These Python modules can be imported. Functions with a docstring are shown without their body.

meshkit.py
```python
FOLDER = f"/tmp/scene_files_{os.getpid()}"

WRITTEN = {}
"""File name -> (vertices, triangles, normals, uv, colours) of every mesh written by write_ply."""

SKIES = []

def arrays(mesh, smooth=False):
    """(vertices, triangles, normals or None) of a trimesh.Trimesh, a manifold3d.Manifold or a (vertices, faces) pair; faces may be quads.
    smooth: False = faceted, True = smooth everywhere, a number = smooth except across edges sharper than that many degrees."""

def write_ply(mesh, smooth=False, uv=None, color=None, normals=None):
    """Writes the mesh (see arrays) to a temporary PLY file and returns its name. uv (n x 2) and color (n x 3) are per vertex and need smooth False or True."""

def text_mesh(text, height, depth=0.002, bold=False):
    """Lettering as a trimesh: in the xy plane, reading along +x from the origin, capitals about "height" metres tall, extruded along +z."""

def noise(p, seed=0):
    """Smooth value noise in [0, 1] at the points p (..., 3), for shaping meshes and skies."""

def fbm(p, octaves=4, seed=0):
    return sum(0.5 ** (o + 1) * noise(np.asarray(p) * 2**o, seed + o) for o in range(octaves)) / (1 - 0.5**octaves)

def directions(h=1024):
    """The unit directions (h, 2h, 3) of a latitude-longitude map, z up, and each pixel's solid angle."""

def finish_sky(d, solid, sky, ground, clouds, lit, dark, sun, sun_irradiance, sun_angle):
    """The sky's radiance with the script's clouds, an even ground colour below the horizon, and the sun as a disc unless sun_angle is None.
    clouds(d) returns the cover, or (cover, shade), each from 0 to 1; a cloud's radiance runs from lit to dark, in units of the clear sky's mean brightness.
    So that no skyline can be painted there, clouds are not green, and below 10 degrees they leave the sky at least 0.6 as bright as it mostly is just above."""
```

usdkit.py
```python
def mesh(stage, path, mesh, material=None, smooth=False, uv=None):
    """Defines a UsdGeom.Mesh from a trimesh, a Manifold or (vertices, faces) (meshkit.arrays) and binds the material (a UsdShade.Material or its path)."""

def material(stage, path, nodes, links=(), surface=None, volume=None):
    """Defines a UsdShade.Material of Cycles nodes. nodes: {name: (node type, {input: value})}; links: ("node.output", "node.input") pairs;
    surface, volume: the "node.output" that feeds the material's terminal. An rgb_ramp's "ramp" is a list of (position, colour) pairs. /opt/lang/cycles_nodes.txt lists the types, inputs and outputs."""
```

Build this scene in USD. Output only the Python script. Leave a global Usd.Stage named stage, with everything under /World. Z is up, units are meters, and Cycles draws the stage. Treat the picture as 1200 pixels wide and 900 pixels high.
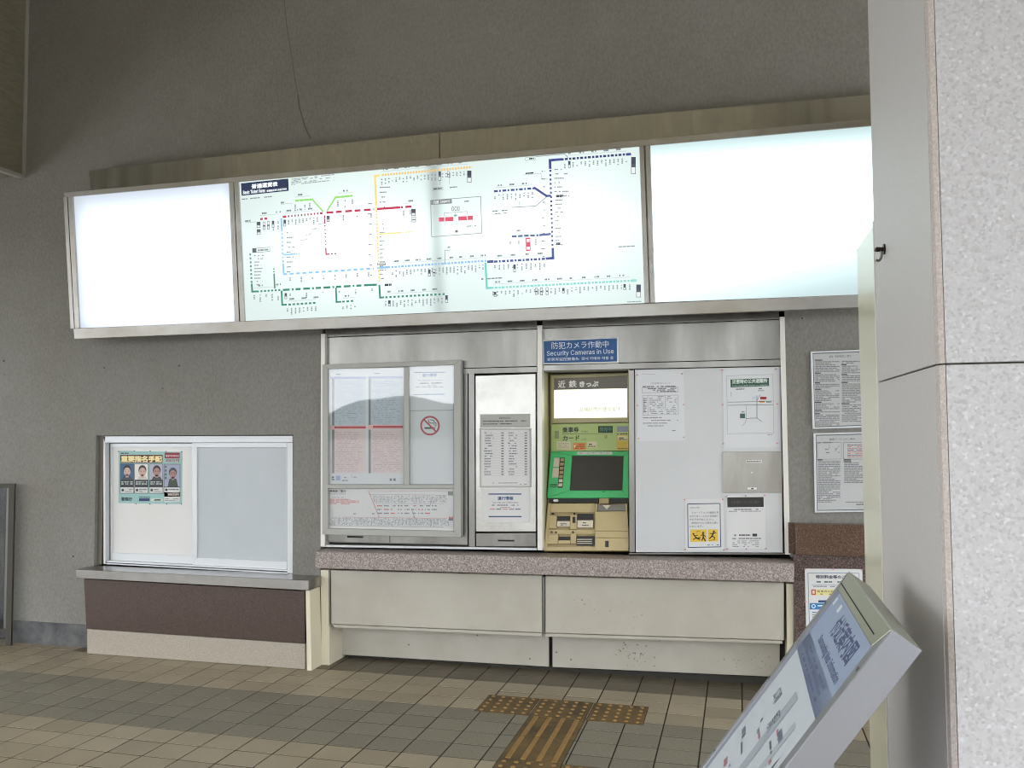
import glob, math, random
import numpy as np, trimesh, usdkit
from pxr import Usd, UsdGeom, UsdLux, UsdShade, Gf, Sdf, Vt
from shapely.geometry import Polygon, box as sbox

stage = Usd.Stage.CreateInMemory()
UsdGeom.SetStageUpAxis(stage, 'Z')
UsdGeom.SetStageMetersPerUnit(stage, 1.0)
UsdGeom.Xform.Define(stage, '/World')
UsdGeom.Scope.Define(stage, '/World/Looks')
random.seed(7)
RNG = np.random.default_rng(11)

# ------------------------------------------------------------------ camera, sky, exposure
FPX, YAW, PITCH, ROLL, EYE = 1000.86, 0.25904, 0.049468, -0.0066846, 1.575
def _basis():
    c, s = math.cos, math.sin
    f = np.array([-s(YAW) * c(PITCH), c(YAW) * c(PITCH), s(PITCH)])
    r = np.array([c(YAW), s(YAW), 0.0])
    u = np.cross(r, f)
    return c(ROLL) * r + s(ROLL) * u, -s(ROLL) * r + c(ROLL) * u, f
CR, CU, CF = _basis()
CAM = np.array([0, 0, EYE])
cam = UsdGeom.Camera.Define(stage, '/World/camera')
cam.CreateHorizontalApertureAttr(36.0)
cam.CreateVerticalApertureAttr(27.0)
cam.CreateFocalLengthAttr(36.0 * FPX / 1200)
cam.CreateFStopAttr(0.0)
cam.CreateClippingRangeAttr(Gf.Vec2f(0.05, 2000))
cam.CreateExposureAttr(0.0)
m4 = np.eye(4)
m4[0, :3], m4[1, :3], m4[2, :3], m4[3, :3] = CR, CU, -CF, CAM
cam.AddTransformOp().Set(Gf.Matrix4d(*m4.ravel().tolist()))

SKY = 1.32
dome = UsdLux.DomeLight.Define(stage, '/World/sky')
dome.CreateIntensityAttr(SKY)
dome.CreateColorAttr(Gf.Vec3f(0.93, 0.97, 1.0))
LAMP = 1.25          # radiance of the lit boards

# ------------------------------------------------------------------ helpers
def ray(u, v):
    return CR * ((u - 600) / FPX) - CU * ((v - 450) / FPX) + CF

class Plane:
    """A flat face in the room: a point on it and its normal (towards the hall). at() finds where a sight line meets it."""
    def __init__(self, o, n, ex=None):
        self.o, self.n = np.array(o, float), np.array(n, float) / np.linalg.norm(n)
        ex = np.array([1.0, 0, 0]) if ex is None else np.array(ex, float)
        ex = ex - self.n * (ex @ self.n)
        self.ex = ex / np.linalg.norm(ex)
        self.ey = np.cross(self.n, self.ex)
    def at(self, u, v, off=0.0):
        d = ray(u, v)
        return CAM + d * (((self.o + self.n * off - CAM) @ self.n) / (d @ self.n))
    def uv(self, p):
        q = np.asarray(p) - self.o
        return np.stack([q @ self.ex, q @ self.ey], -1)
    def xyz(self, st, off=0.0):
        st = np.asarray(st, float)
        return self.o + st[..., :1] * self.ex + st[..., 1:2] * self.ey + off * self.n

def Y(y): return Plane((0, y, 0), (0, -1, 0))
def hull(pts): return trimesh.Trimesh(np.asarray(pts)).convex_hull
def cat(ms): return trimesh.util.concatenate(ms)

def inset(st, b):
    g = Polygon(st).buffer(-b, join_style=2)
    return np.array(g.exterior.coords)[:-1] if g.geom_type == 'Polygon' and len(g.exterior.coords) == len(st) + 1 else None

def plate(pl, px, off=0.0, thick=0.02, bev=0.0, back=None):
    """A convex plate whose front lies 'off' in front of pl and whose outline there is seen at the pixels px; extruded back by thick."""
    st = pl.uv(np.array([pl.at(*p, off) for p in px]))
    return plate_st(pl, st, off, thick, bev)

def plate_st(pl, st, off=0.0, thick=0.02, bev=0.0):
    st = np.asarray(st, float)
    pts = [pl.xyz(st, off - thick)]
    if bev:
        g = Polygon(st).buffer(-bev, join_style=2)
        if g.is_empty: pts.append(pl.xyz(st, off))
        else: pts += [pl.xyz(st, off - bev), pl.xyz(np.array(g.exterior.coords)[:-1], off)]
    else:
        pts.append(pl.xyz(st, off))
    return hull(np.vstack(pts))

def ring(pl, outer, inner, off=0.0, thick=0.02, bev=0.0):
    """A frame of four mitred bars between two px quads."""
    return cat([plate(pl, [outer[k], outer[(k + 1) % 4], inner[(k + 1) % 4], inner[k]], off, thick, bev) for k in range(4)])

def box(x0, x1, y0, y1, z0, z1, bev=0.0):
    p = Plane((0, y0, 0), (0, -1, 0))
    return plate_st(p, [(x0, z0), (x1, z0), (x1, z1), (x0, z1)], 0, y1 - y0, bev)

def cyl(a, b, r, n=16, r2=None):
    a, b = np.array(a, float), np.array(b, float)
    t = (b - a) / np.linalg.norm(b - a)
    s = np.cross(t, [0, 0, 1.0] if abs(t[2]) < .9 else [1.0, 0, 0]); s /= np.linalg.norm(s)
    q = np.cross(t, s); ang = np.arange(n) * 2 * np.pi / n
    c = np.cos(ang)[:, None] * s + np.sin(ang)[:, None] * q
    return hull(np.vstack([a + r * c, b + (r2 or r) * c]))

def tube(pts, r, n=8):
    return cat([cyl(pts[k], pts[k + 1], r, n) for k in range(len(pts) - 1)])

def dome_stud(c, r, h, n=8):
    ang = np.arange(n) * 2 * np.pi / n
    rings = [np.c_[r * k * np.cos(ang), r * k * np.sin(ang), np.full(n, z)] for k, z in ((1, -h * .3), (.92, h * .55), (.6, h))]
    return hull(np.vstack(rings) + c)

def lin(c):
    c = np.asarray(c, float) / 255
    return np.where(c <= .04045, c / 12.92, ((c + .055) / 1.055) ** 2.4)

# ------------------------------------------------------------------ prims
USED = {}
def numbered(parent, name):
    k = USED.get((parent, name), -1) + 1
    USED[(parent, name)] = k
    return f'{parent}/{name}' if k == 0 else f'{parent}/{name}_{k:03d}'

def setdata(prim, label=None, category=None, group=None, kind=None):
    for k, v in dict(label=label, category=category, group=group, kind=kind).items():
        if v: prim.SetCustomDataByKey(k, v)

class Thing:
    """One top-level object; its parts are collected, then written under an Xform at the thing's base."""
    def __init__(self, name, label, category=None, kind=None, group=None):
        self.name, self.meta, self.parts = name, dict(label=label, category=category, kind=kind, group=group), []
    def add(self, name, mesh, mat, sub_of=None, label=None, smooth=False, color=None, kind=None):
        self.parts.append((name, mesh, mat, sub_of, label, smooth, color, kind))
        return len(self.parts) - 1
    def done(self):
        if len(self.parts) == 1:
            name, mesh, mat, _, _, smooth, color, kind = self.parts[0]
            v = np.asarray(mesh[0] if isinstance(mesh, tuple) else mesh.vertices)
        else:
            v = np.vstack([np.asarray(p[1][0] if isinstance(p[1], tuple) else p[1].vertices) for p in self.parts])
        lo, hi = v.min(0), v.max(0)
        base = np.array([(lo[0] + hi[0]) / 2, (lo[1] + hi[1]) / 2, lo[2]])
        path = numbered('/World', self.name)
        if len(self.parts) == 1:
            prim = write(path, mesh, mat, base, smooth, color)
            UsdGeom.Xformable(prim).AddTranslateOp().Set(Gf.Vec3d(*base.tolist()))
            setdata(prim, **self.meta)
            return prim
        x = UsdGeom.Xform.Define(stage, path)
        x.AddTranslateOp().Set(Gf.Vec3d(*base.tolist()))
        setdata(x.GetPrim(), **self.meta)
        where = {}
        for i, (name, mesh, mat, sub_of, label, smooth, color, kind) in enumerate(self.parts):
            p = numbered(where[sub_of] if sub_of is not None else path, name)
            where[i] = p
            setdata(write(p, mesh, mat, base, smooth, color), label=label, kind=kind)
        return x.GetPrim()

def write(path, mesh, mat, base, smooth=False, color=None):
    if isinstance(mesh, tuple): mesh = (np.asarray(mesh[0]) - base, mesh[1])
    else: mesh = trimesh.Trimesh(np.asarray(mesh.vertices) - base, mesh.faces, process=False)
    m = usdkit.mesh(stage, path, mesh, M[mat], smooth=smooth)
    if color is not None:
        UsdGeom.PrimvarsAPI(m).CreatePrimvar('pcol', Sdf.ValueTypeNames.Color3fArray, 'vertex').Set(Vt.Vec3fArray.FromNumpy(np.asarray(color, np.float32)))
    return m.GetPrim()

def single(name, mesh, mat, label, category=None, kind=None, group=None, smooth=False):
    t = Thing(name, label, category, kind, group); t.add(name, mesh, mat, smooth=smooth); return t.done()

# ------------------------------------------------------------------ materials
M = {}
def mat(name, color, rough=.5, metal=0.0, var=None, scale=8.0, bump=0.0, bscale=60.0, stretch=(1, 1, 1), detail=4, coat=0.0, spec=.5, lowvar=None, lscale=.8, rvar=0.0):
    """Principled surface; var: second colour mixed in by noise, lowvar: a broad stain colour, bump: height of a fine relief."""
    n = {'g': ('geometry', {}), 'p': ('principled_bsdf', {'base_color': lin(color), 'roughness': rough, 'metallic': metal, 'specular_ior_level': spec, 'coat_weight': coat})}
    L = []
    n['map'] = ('mapping', {'scale': stretch}); L.append(('g.position', 'map.vector'))
    last = None
    if var is not None:
        n['n1'] = ('noise_texture', {'scale': scale, 'detail': detail, 'roughness': .6}); L.append(('map.vector', 'n1.vector'))
        n['r1'] = ('rgb_ramp', {'ramp': [(.35, lin(color)), (.65, lin(var))]}); L.append(('n1.fac', 'r1.fac'))
        last = 'r1.color'
    if lowvar is not None:
        n['n2'] = ('noise_texture', {'scale': lscale, 'detail': 5, 'roughness': .65}); L.append(('g.position', 'n2.vector'))
        n['r2'] = ('rgb_ramp', {'ramp': [(.42, (1, 1, 1)), (.7, tuple(np.asarray(lin(lowvar)) / np.maximum(lin(color), .01)))]}); L.append(('n2.fac', 'r2.fac'))
        n['mx'] = ('mix_color', {'blend_type': 'multiply', 'fac': 1.0, 'a': lin(color)})
        if last: L.append((last, 'mx.a'))
        L.append(('r2.color', 'mx.b')); last = 'mx.result'
    if last: L.append((last, 'p.base_color'))
    if rvar:
        n['n4'] = ('noise_texture', {'scale': 3.0, 'detail': 4}); L.append(('map.vector', 'n4.vector'))
        n['mr'] = ('map_range', {'from_min': .3, 'from_max': .7, 'to_min': max(.03, rough - rvar), 'to_max': rough + rvar}); L.append(('n4.fac', 'mr.value')); L.append(('mr.result', 'p.roughness'))
    if bump:
        n['n3'] = ('noise_texture', {'scale': bscale, 'detail': 3}); L.append(('map.vector', 'n3.vector'))
        n['b'] = ('bump', {'strength': .6, 'distance': bump}); L.append(('n3.fac', 'b.height')); L.append(('b.normal', 'p.normal'))
    M[name] = usdkit.material(stage, '/World/Looks/' + name, n, L, surface='p.BSDF')

def granite(name, stops, scale, rough=.3, bump=0.0, w=.4):
    n = {'g': ('geometry', {}), 'v': ('voronoi_texture', {'scale': scale, 'randomness': 1.0}), 'w': ('white_noise_texture', {'dimensions': '3D'}),
         'n': ('noise_texture', {'scale': scale * .45, 'detail': 3}), 'a': ('math', {'math_type': 'multiply_add', 'value2': 1 - w, 'value3': 0.0}), 'b': ('math', {'math_type': 'multiply_add', 'value2': w, 'value3': 0.0}),
         'r': ('rgb_ramp', {'ramp': [(p, lin(c)) for p, c in stops]}), 'p': ('principled_bsdf', {'roughness': rough})}
    L = [('g.position', 'v.vector'), ('g.position', 'n.vector'), ('v.position', 'w.vector'), ('w.value', 'a.value1'), ('n.fac', 'b.value1'), ('b.value', 'a.value3'), ('a.value', 'r.fac'), ('r.color', 'p.base_color')]
    if bump:
        n['bp'] = ('bump', {'strength': .4, 'distance': bump}); L += [('n.fac', 'bp.height'), ('bp.normal', 'p.normal')]
    M[name] = usdkit.material(stage, '/World/Looks/' + name, n, L, surface='p.BSDF')

mat('concrete', (140, 138, 134), .92, var=(127, 125, 121), scale=70, bump=.003, bscale=120, stretch=(1, 1, .6), lowvar=(131, 128, 121), lscale=.7)
mat('concrete_base', (116, 116, 116), .85, var=(92, 92, 94), scale=9, bump=.003, lowvar=(88, 88, 92), lscale=3)
mat('ceiling_paint', (194, 185, 160), .9, bump=.003)
mat('beam_paint', (128, 122, 104), .85, var=(114, 109, 93), scale=12, stretch=(1, 1, 4), bump=.002)
mat('trim_grey', (158, 156, 148), .5)
mat('steel', (148, 146, 143), .30, .9, var=(132, 130, 126), scale=5, stretch=(1, 1, .25), rvar=.09)
mat('steel_door_lit', (206, 205, 201), .28, .85, var=(192, 190, 186), scale=4, rvar=.08)  # lighter copy of the steel, sky reflection put into its base colour
mat('steel_worn', (186, 184, 181), .36, .9, var=(176, 173, 169), scale=3, stretch=(.5, 1, 1), rvar=.08, lowvar=(170, 163, 153), lscale=1.3)
mat('steel_hood', (172, 169, 160), .32, .88, var=(164, 161, 152), scale=3, stretch=(3, 1, .1), rvar=.08)
mat('steel_dark', (120, 118, 114), .4, .85, rvar=.06)
mat('steel_bright', (222, 220, 214), .42, .35)
mat('steel_counter', (168, 166, 164), .26, 1.0, rvar=.03)
mat('aluminium_white', (214, 217, 222), .4, .25)
mat('board_grey', (168, 168, 164), .45, .15)
mat('gap_dark', (28, 26, 24), .8)
mat('track_dark', (112, 108, 98), .5, .2)
mat('frost_left', (228, 227, 227), .22, spec=.5, var=(222, 221, 221), scale=1.2)
mat('frost_right', (196, 202, 209), .16, spec=.5, var=(189, 196, 203), scale=1.2)
mat('cream_panel', (187, 182, 172), .42, var=(181, 176, 165), scale=3, lowvar=(177, 171, 160), lscale=2.2)
mat('cream_post', (222, 214, 192), .5)
mat('cream_gloss', (208, 207, 184), .22, spec=.4)
mat('cream_stain', (110, 100, 88), .6)
mat('tile_beige', (164, 152, 130), .42, var=(156, 144, 123), scale=2.3, bump=.0006, bscale=40)
mat('tile_beige_light', (170, 158, 136), .4, var=(162, 150, 129), scale=2.6, bump=.0006, bscale=40)
mat('tile_beige_dark', (156, 144, 123), .42, var=(148, 136, 117), scale=2.1, bump=.0006, bscale=40)
mat('tile_grey', (142, 136, 121), .6, var=(125, 120, 107), scale=90, bump=.0012, bscale=160)
mat('tile_grey_dark', (136, 130, 116), .6, var=(119, 114, 102), scale=90, bump=.0012, bscale=160)
mat('tile_edge_dirt_shade', (118, 108, 92), .5, var=(104, 96, 82), scale=3)  # dirt and shade along the wall, both put into the tile colour
mat('grout', (42, 36, 29), .9)
mat('tactile_base', (120, 97, 58), .6, var=(104, 84, 52), scale=14, bump=.001, lowvar=(84, 70, 48), lscale=4)
mat('tactile_stud', (160, 124, 68), .55, var=(144, 112, 64), scale=16)
mat('bolt_dark', (46, 34, 32), .4, .6)
mat('plastic_beige', (190, 172, 128), .4, var=(184, 166, 122), scale=5)
mat('plastic_beige_dark', (160, 142, 100), .45)
mat('plastic_tan', (176, 168, 128), .42)
mat('plastic_green', (76, 186, 116), .34)
mat('plastic_lightgreen', (168, 188, 118), .4)
mat('screen_black', (58, 57, 56), .2, var=(66, 65, 63), scale=2)
mat('slot_black', (22, 22, 24), .35)
mat('key_cream', (206, 196, 180), .45)
mat('label_white', (224, 224, 220), .5)
mat('sign_blue', (36, 84, 142), .4)
mat('paper', (214, 214, 216), .55)
mat('paper_cool', (206, 210, 216), .42)
mat('paper_poster', (150, 190, 190), .45)
mat('white_board', (205, 206, 210), .35, var=(200, 202, 206), scale=1.6)
mat('sheet_sleeve', (213, 215, 220), .3)
mat('pin_pink', (206, 150, 158), .4)
mat('pin_blue', (88, 100, 132), .4)
mat('steel_plate', (176, 173, 168), .34, .75, var=(160, 156, 150), scale=5, stretch=(2, 1, .5))
mat('sign_frame', (150, 152, 160), .36, .75, rvar=.05)
mat('sign_frame_reflect', (164, 166, 150), .34, .8)  # frame metal with a greenish reflection put into its colour
mat('sign_face', (196, 204, 214), .5)
mat('asphalt', (120, 119, 117), .95, var=(110, 109, 107), scale=3)
mat('hill_green', (72, 84, 70), .95, var=(56, 68, 56), scale=.3)
mat('cabinet_dark', (52, 50, 46), .9)
mat('post_paint', (70, 66, 60), .5)
mat('crack', (84, 78, 66), .95)
granite('granite_brown', [(.15, (58, 45, 40)), (.4, (70, 54, 48)), (.6, (78, 61, 55)), (.85, (98, 80, 73))], 300, .34)
granite('granite_cap', [(.15, (72, 54, 45)), (.45, (90, 68, 56)), (.7, (102, 79, 66)), (.92, (140, 120, 104))], 240, .25)
granite('granite_dark', [(.15, (54, 42, 40)), (.45, (82, 66, 63)), (.7, (104, 88, 84)), (.9, (140, 126, 121))], 200, .3)
granite('granite_pink', [(.12, (96, 85, 84)), (.35, (136, 124, 121)), (.6, (160, 148, 144)), (.85, (198, 188, 184))], 190, .42)
granite('terrazzo', [(.05, (166, 164, 167)), (.3, (178, 176, 179)), (.78, (184, 183, 187)), (.9, (187, 186, 190)), (.97, (202, 201, 205))], 190, .55, .0003, w=.1)
granite('terrazzo_fine', [(.1, (187, 184, 184)), (.4, (192, 189, 189)), (.7, (196, 193, 193)), (.9, (204, 202, 202))], 420, .5, .0003)
granite('terrazzo_edge', [(.1, (168, 160, 156)), (.4, (184, 174, 170)), (.7, (192, 183, 179)), (.9, (206, 200, 197))], 300, .55)
granite('plinth_stone', [(.1, (150, 140, 128)), (.4, (166, 157, 145)), (.7, (174, 165, 153)), (.9, (184, 176, 165))], 260, .7)

def attr_mat(name, rough=.5, emit=None):
    if emit is None:
        M[name] = usdkit.material(stage, '/World/Looks/' + name, {'a': ('attribute', {'attribute': 'pcol'}), 'p': ('principled_bsdf', {'roughness': rough})}, [('a.color', 'p.base_color')], surface='p.BSDF')
    else:
        M[name] = usdkit.material(stage, '/World/Looks/' + name, {'a': ('attribute', {'attribute': 'pcol'}), 'e': ('emission', {'strength': emit}), 'd': ('glossy_bsdf', {'color': (.04, .04, .04), 'roughness': .12}), 's': ('add_closure', {})},
                                  [('a.color', 'e.color'), ('e.emission', 's.closure1'), ('d.BSDF', 's.closure2')], surface='s.closure')
attr_mat('ink')
attr_mat('lit_film', emit=LAMP)
def glass(name, tint, gloss, rough):
    M[name] = usdkit.material(stage, '/World/Looks/' + name, {'w': ('layer_weight', {'blend': .5}), 'q': ('math', {'math_type': 'power', 'value2': 5.0}), 'r': ('math', {'math_type': 'multiply_add', 'value2': .88, 'value3': .065}),
        't': ('transparent_bsdf', {'color': tint}), 'g': ('glossy_bsdf', {'color': gloss, 'roughness': rough}), 'm': ('mix_closure', {})},
        [('w.facing', 'q.value1'), ('q.value', 'r.value1'), ('r.value', 'm.fac'), ('t.BSDF', 'm.closure1'), ('g.BSDF', 'm.closure2')], surface='m.closure')
glass('glass', (.98, .985, .985), (1, 1, 1), .02)
glass('glass_dim', (.6, .61, .63), (.9, .93, .96), .08)

# ------------------------------------------------------------------ flat print
from PIL import Image, ImageDraw, ImageFont
_F = {}
def font(size, cjk=True):
    if (size, cjk) not in _F:
        pat = 'Noto Sans CJK*' if cjk else 'Inter*'
        _F[(size, cjk)] = ImageFont.truetype(glob.glob('/opt/blender-*/*/datafiles/fonts/' + pat)[0], size)
    return _F[(size, cjk)]
_G = {}
def glyph_rects(text, res=28, bold=0, cjk=True):
    """The lettering as rectangles in the unit square of its ink box."""
    key = (text, res, bold, cjk)
    if key in _G: return _G[key]
    f = font(res, cjk)
    x0, y0, x1, y1 = f.getbbox(text, stroke_width=bold)
    im = Image.new('L', (x1 - x0 + 2, y1 - y0 + 2))
    ImageDraw.Draw(im).text((1 - x0, 1 - y0), text, 255, font=f, stroke_width=bold)
    on = np.asarray(im) > 110
    ys, xs = np.nonzero(on)
    on = on[ys.min():ys.max() + 1, xs.min():xs.max() + 1]
    h, w = on.shape
    open_, out = {}, []
    for r in range(h + 1):
        runs = set()
        if r < h:
            d = np.diff(np.pad(on[r].astype(np.int8), 1))
            runs = set(zip(np.nonzero(d == 1)[0].tolist(), np.nonzero(d == -1)[0].tolist()))
        for k in [k for k in open_ if k not in runs]:
            out.append((k[0] / w, 1 - r / h, k[1] / w, 1 - open_.pop(k) / h))
        for k in runs: open_.setdefault(k, r)
    _G[key] = out
    return out

class Ink:
    """Flat print on one face: coloured pieces given in picture pixels, laid on the plane a hair in front of the sheet."""
    def __init__(self, pl, off, tint=None):
        self.pl, self.off, self.v, self.f, self.c, self.n, self.lay = pl, off, [], [], [], 0, 0
        self.tint = tint
    def poly(self, px, col):
        z = self.off + self.lay
        p = np.array([self.pl.at(*q, z) for q in px])
        k = len(p)
        self.v.append(p); self.c.append(np.tile(lin(col if self.tint is None else np.asarray(col) * (1 - self.tint) + 255 * self.tint), (k, 1)))
        self.f += [(self.n, self.n + i, self.n + i + 1) for i in range(1, k - 1)]
        self.n += k
        return self
    def up(self, d=.0002): self.lay += d; return self
    def rect(self, x0, y0, x1, y1, col, slope=0.0):
        return self.poly([(x0, y0), (x1, y0 + slope * (x1 - x0)), (x1, y1 + slope * (x1 - x0)), (x0, y1)], col)
    def line(self, pts, w, col):
        for a, b in zip(pts[:-1], pts[1:]):
            a, b = np.array(a, float), np.array(b, float)
            d = b - a; L = np.hypot(*d)
            if L < 1e-6: continue
            n = np.array([-d[1], d[0]]) / L * w / 2; e = d / L * w / 2 * (len(pts) > 2)
            self.poly([a - e + n, b + e + n, b + e - n, a - e - n], col)
        return self
    def frame(self, q, w, col):
        for k in range(4): self.line([q[k], q[(k + 1) % 4]], w, col)
        return self
    def text(self, s, p0, p1, h, col, res=28, bold=0, cjk=True, up=(0, -1)):
        p0, p1, up = np.array(p0, float), np.array(p1, float), np.array(up, float) * h
        for x0, y0, x1, y1 in glyph_rects(s, res, bold, cjk):
            f = lambda x, y: p0 + (p1 - p0) * x + up * y
            self.poly([f(x0, y1), f(x1, y1), f(x1, y0), f(x0, y0)], col)
        return self
    def greek(self, p0, p1, h, col, fill=.8, word=(1.2, 5)):
        """A line of lettering too small to read: short strokes."""
        p0, p1 = np.array(p0, float), np.array(p1, float)
        L = np.hypot(*(p1 - p0)); d = (p1 - p0) / L; t = 0.0
        while t < L:
            w = min(random.uniform(*word), L - t)
            if random.random() < fill:
                a, b = p0 + d * t, p0 + d * (t + w * .88)
                self.poly([a, b, b + (0, h), a + (0, h)], col)
            t += w
        return self
    def dashes(self, p0, p1, w, col, pat):
        p0, p1 = np.array(p0, float), np.array(p1, float)
        L = np.hypot(*(p1 - p0)); d = (p1 - p0) / L; t, k = 0.0, 0
        while t < L - .05:
            e = min(t + pat[k % len(pat)], L)
            if k % 2 == 0: self.line([p0 + d * t, p0 + d * e], w, col)
            t, k = e, k + 1
        return self
    def disc(self, c, r, col, n=24, sy=1.0):
        return self.poly([(c[0] + r * math.cos(a), c[1] + r * sy * math.sin(a)) for a in np.arange(n) * 2 * math.pi / n], col)
    def circle(self, c, r, w, col, n=28):
        for k in range(n):
            a, b = 2 * math.pi * k / n, 2 * math.pi * (k + 1) / n
            self.poly([(c[0] + q * math.cos(t), c[1] + q * math.sin(t)) for q, t in ((r, a), (r, b), (r - w, b), (r - w, a))], col)
        return self
    def add_to(self, thing, sub_of=None, name=None, mat='ink', label=None, kind=None):
        name = name or thing.name + '_print'
        v = np.vstack(self.v); f = np.array(self.f)
        nn = np.cross(v[f[:, 1]] - v[f[:, 0]], v[f[:, 2]] - v[f[:, 0]]) @ self.pl.n
        f[nn < 0] = f[nn < 0][:, ::-1]
        thing.add(name, (v, f), mat, sub_of, label=label, color=np.vstack(self.c), kind=kind)

def pin(pl, u, v, off, r=.0055, h=.006):
    c = pl.at(u, v, off)
    return cyl(c, c + pl.n * h, r, 10, r * .8)

# ------------------------------------------------------------------ key planes
YW = 5.24                      # face of the concrete wall
WALL, FAC = Y(YW), Y(5.27)
CEIL = 5.1

# ------------------------------------------------------------------ structure: wall
def X(u, v, y): return float(Y(y).at(u, v)[0])
def Z(u, v, y): return float(Y(y).at(u, v)[2])
XO0, XO1 = X(376, 520, YW), X(925.5, 640, YW)       # opening of the ticket cabinets
XB0, XB1 = X(375.3, 740, YW), X(930.3, 740, YW)
XW0, XW1, ZW0, ZW1 = X(111.5, 580, YW), X(343.2, 590, YW), .575, Z(230, 510, YW)
ZBASE = Z(60, 729.5, YW)
wall_poly = sbox(-9, 0, 3.6, 5.1)
wall_poly = wall_poly.difference(sbox(XO0, -1, XO1, 2.3)).difference(sbox(XB0, -1, XB1, .8)).difference(sbox(X(369.0, 660, 5.12) - .003, .64, X(930.9, 660, 5.12) + .003, .808)).difference(sbox(XW0, ZW0, XW1, ZW1)).difference(sbox(-9.1, -1, -4.40, ZBASE))
wm = trimesh.creation.extrude_polygon(wall_poly, .34, engine='earcut')
wm.vertices = np.c_[wm.vertices[:, 0], YW + .34 - wm.vertices[:, 2], wm.vertices[:, 1]]
wm.fix_normals()
w = Thing('wall_back', 'rough grey concrete wall that carries the lit fare board', kind='structure')
w.add('wall', wm, 'concrete')
w.add('added_backing', box(-5, 1.2, YW + .345, YW + .45, 0, 2.6), 'cabinet_dark')  # added unseen slab, stops sky light leaking through the openings
cp = [(333, 0), (336, 30), (342, 67), (345, 90), (349, 111), (351, 126), (355.5, 142), (358, 150), (364, 163)]
ck = Ink(WALL, .0006)
for k, (a, b) in enumerate(zip(cp[:-1], cp[1:])):
    ck.line([a, b], .7 + .9 * (k > 3), (92, 86, 72))
ck.add_to(w, name='crack')
ck = Ink(WALL, .0006)
for u, v, q in ((4.5, 423, 1.4), (122, 431, 1.1), (190.5, 455, .9), (210, 428.5, 1.2), (5, 439, .7), (983, 591, 1.0), (940, 373, 1.1), (86, 652, 1.2)): ck.disc((u, v), q, (58, 55, 50), 8)
ck.add_to(w, name='stain', kind='stuff')
w.done()
single('baseboard_back', box(-9, -4.44, YW + .012, YW + .2, 0, ZBASE - .004), 'concrete_base', 'dark worn cement skirting at the foot of the left wall', kind='structure')
single('ceiling', box(-9, 3.6, -2.2, 5.6, CEIL, CEIL + .3), 'ceiling_paint', 'plain painted canopy ceiling high above the hall', kind='structure')
single('added_trim_3', box(-9, 3.6, -2.5, -2.2, 3.3, CEIL + .3), 'ceiling_paint', 'added unseen lintel along the open front of the hall, darkens the upper wall', kind='structure')  # added out of view to keep sky light off the upper wall
t = Thing('trim_1', 'olive painted boxed beam hanging at the upper left edge', kind='structure')
xb, zb = X(29, 207, YW), Z(27, 206, YW)
t.add('beam', box(xb - 1.2, xb, 2.6, YW, zb, CEIL), 'beam_paint')
t.add('corner_trim', box(xb - .002, xb + .012, YW - .028, YW - .002, zb - .012, CEIL), 'trim_grey')
t.add('edge_trim', box(xb - .03, xb + .010, 2.6, YW - .029, zb - .028, zb - .001), 'trim_grey')
t.done()

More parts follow.
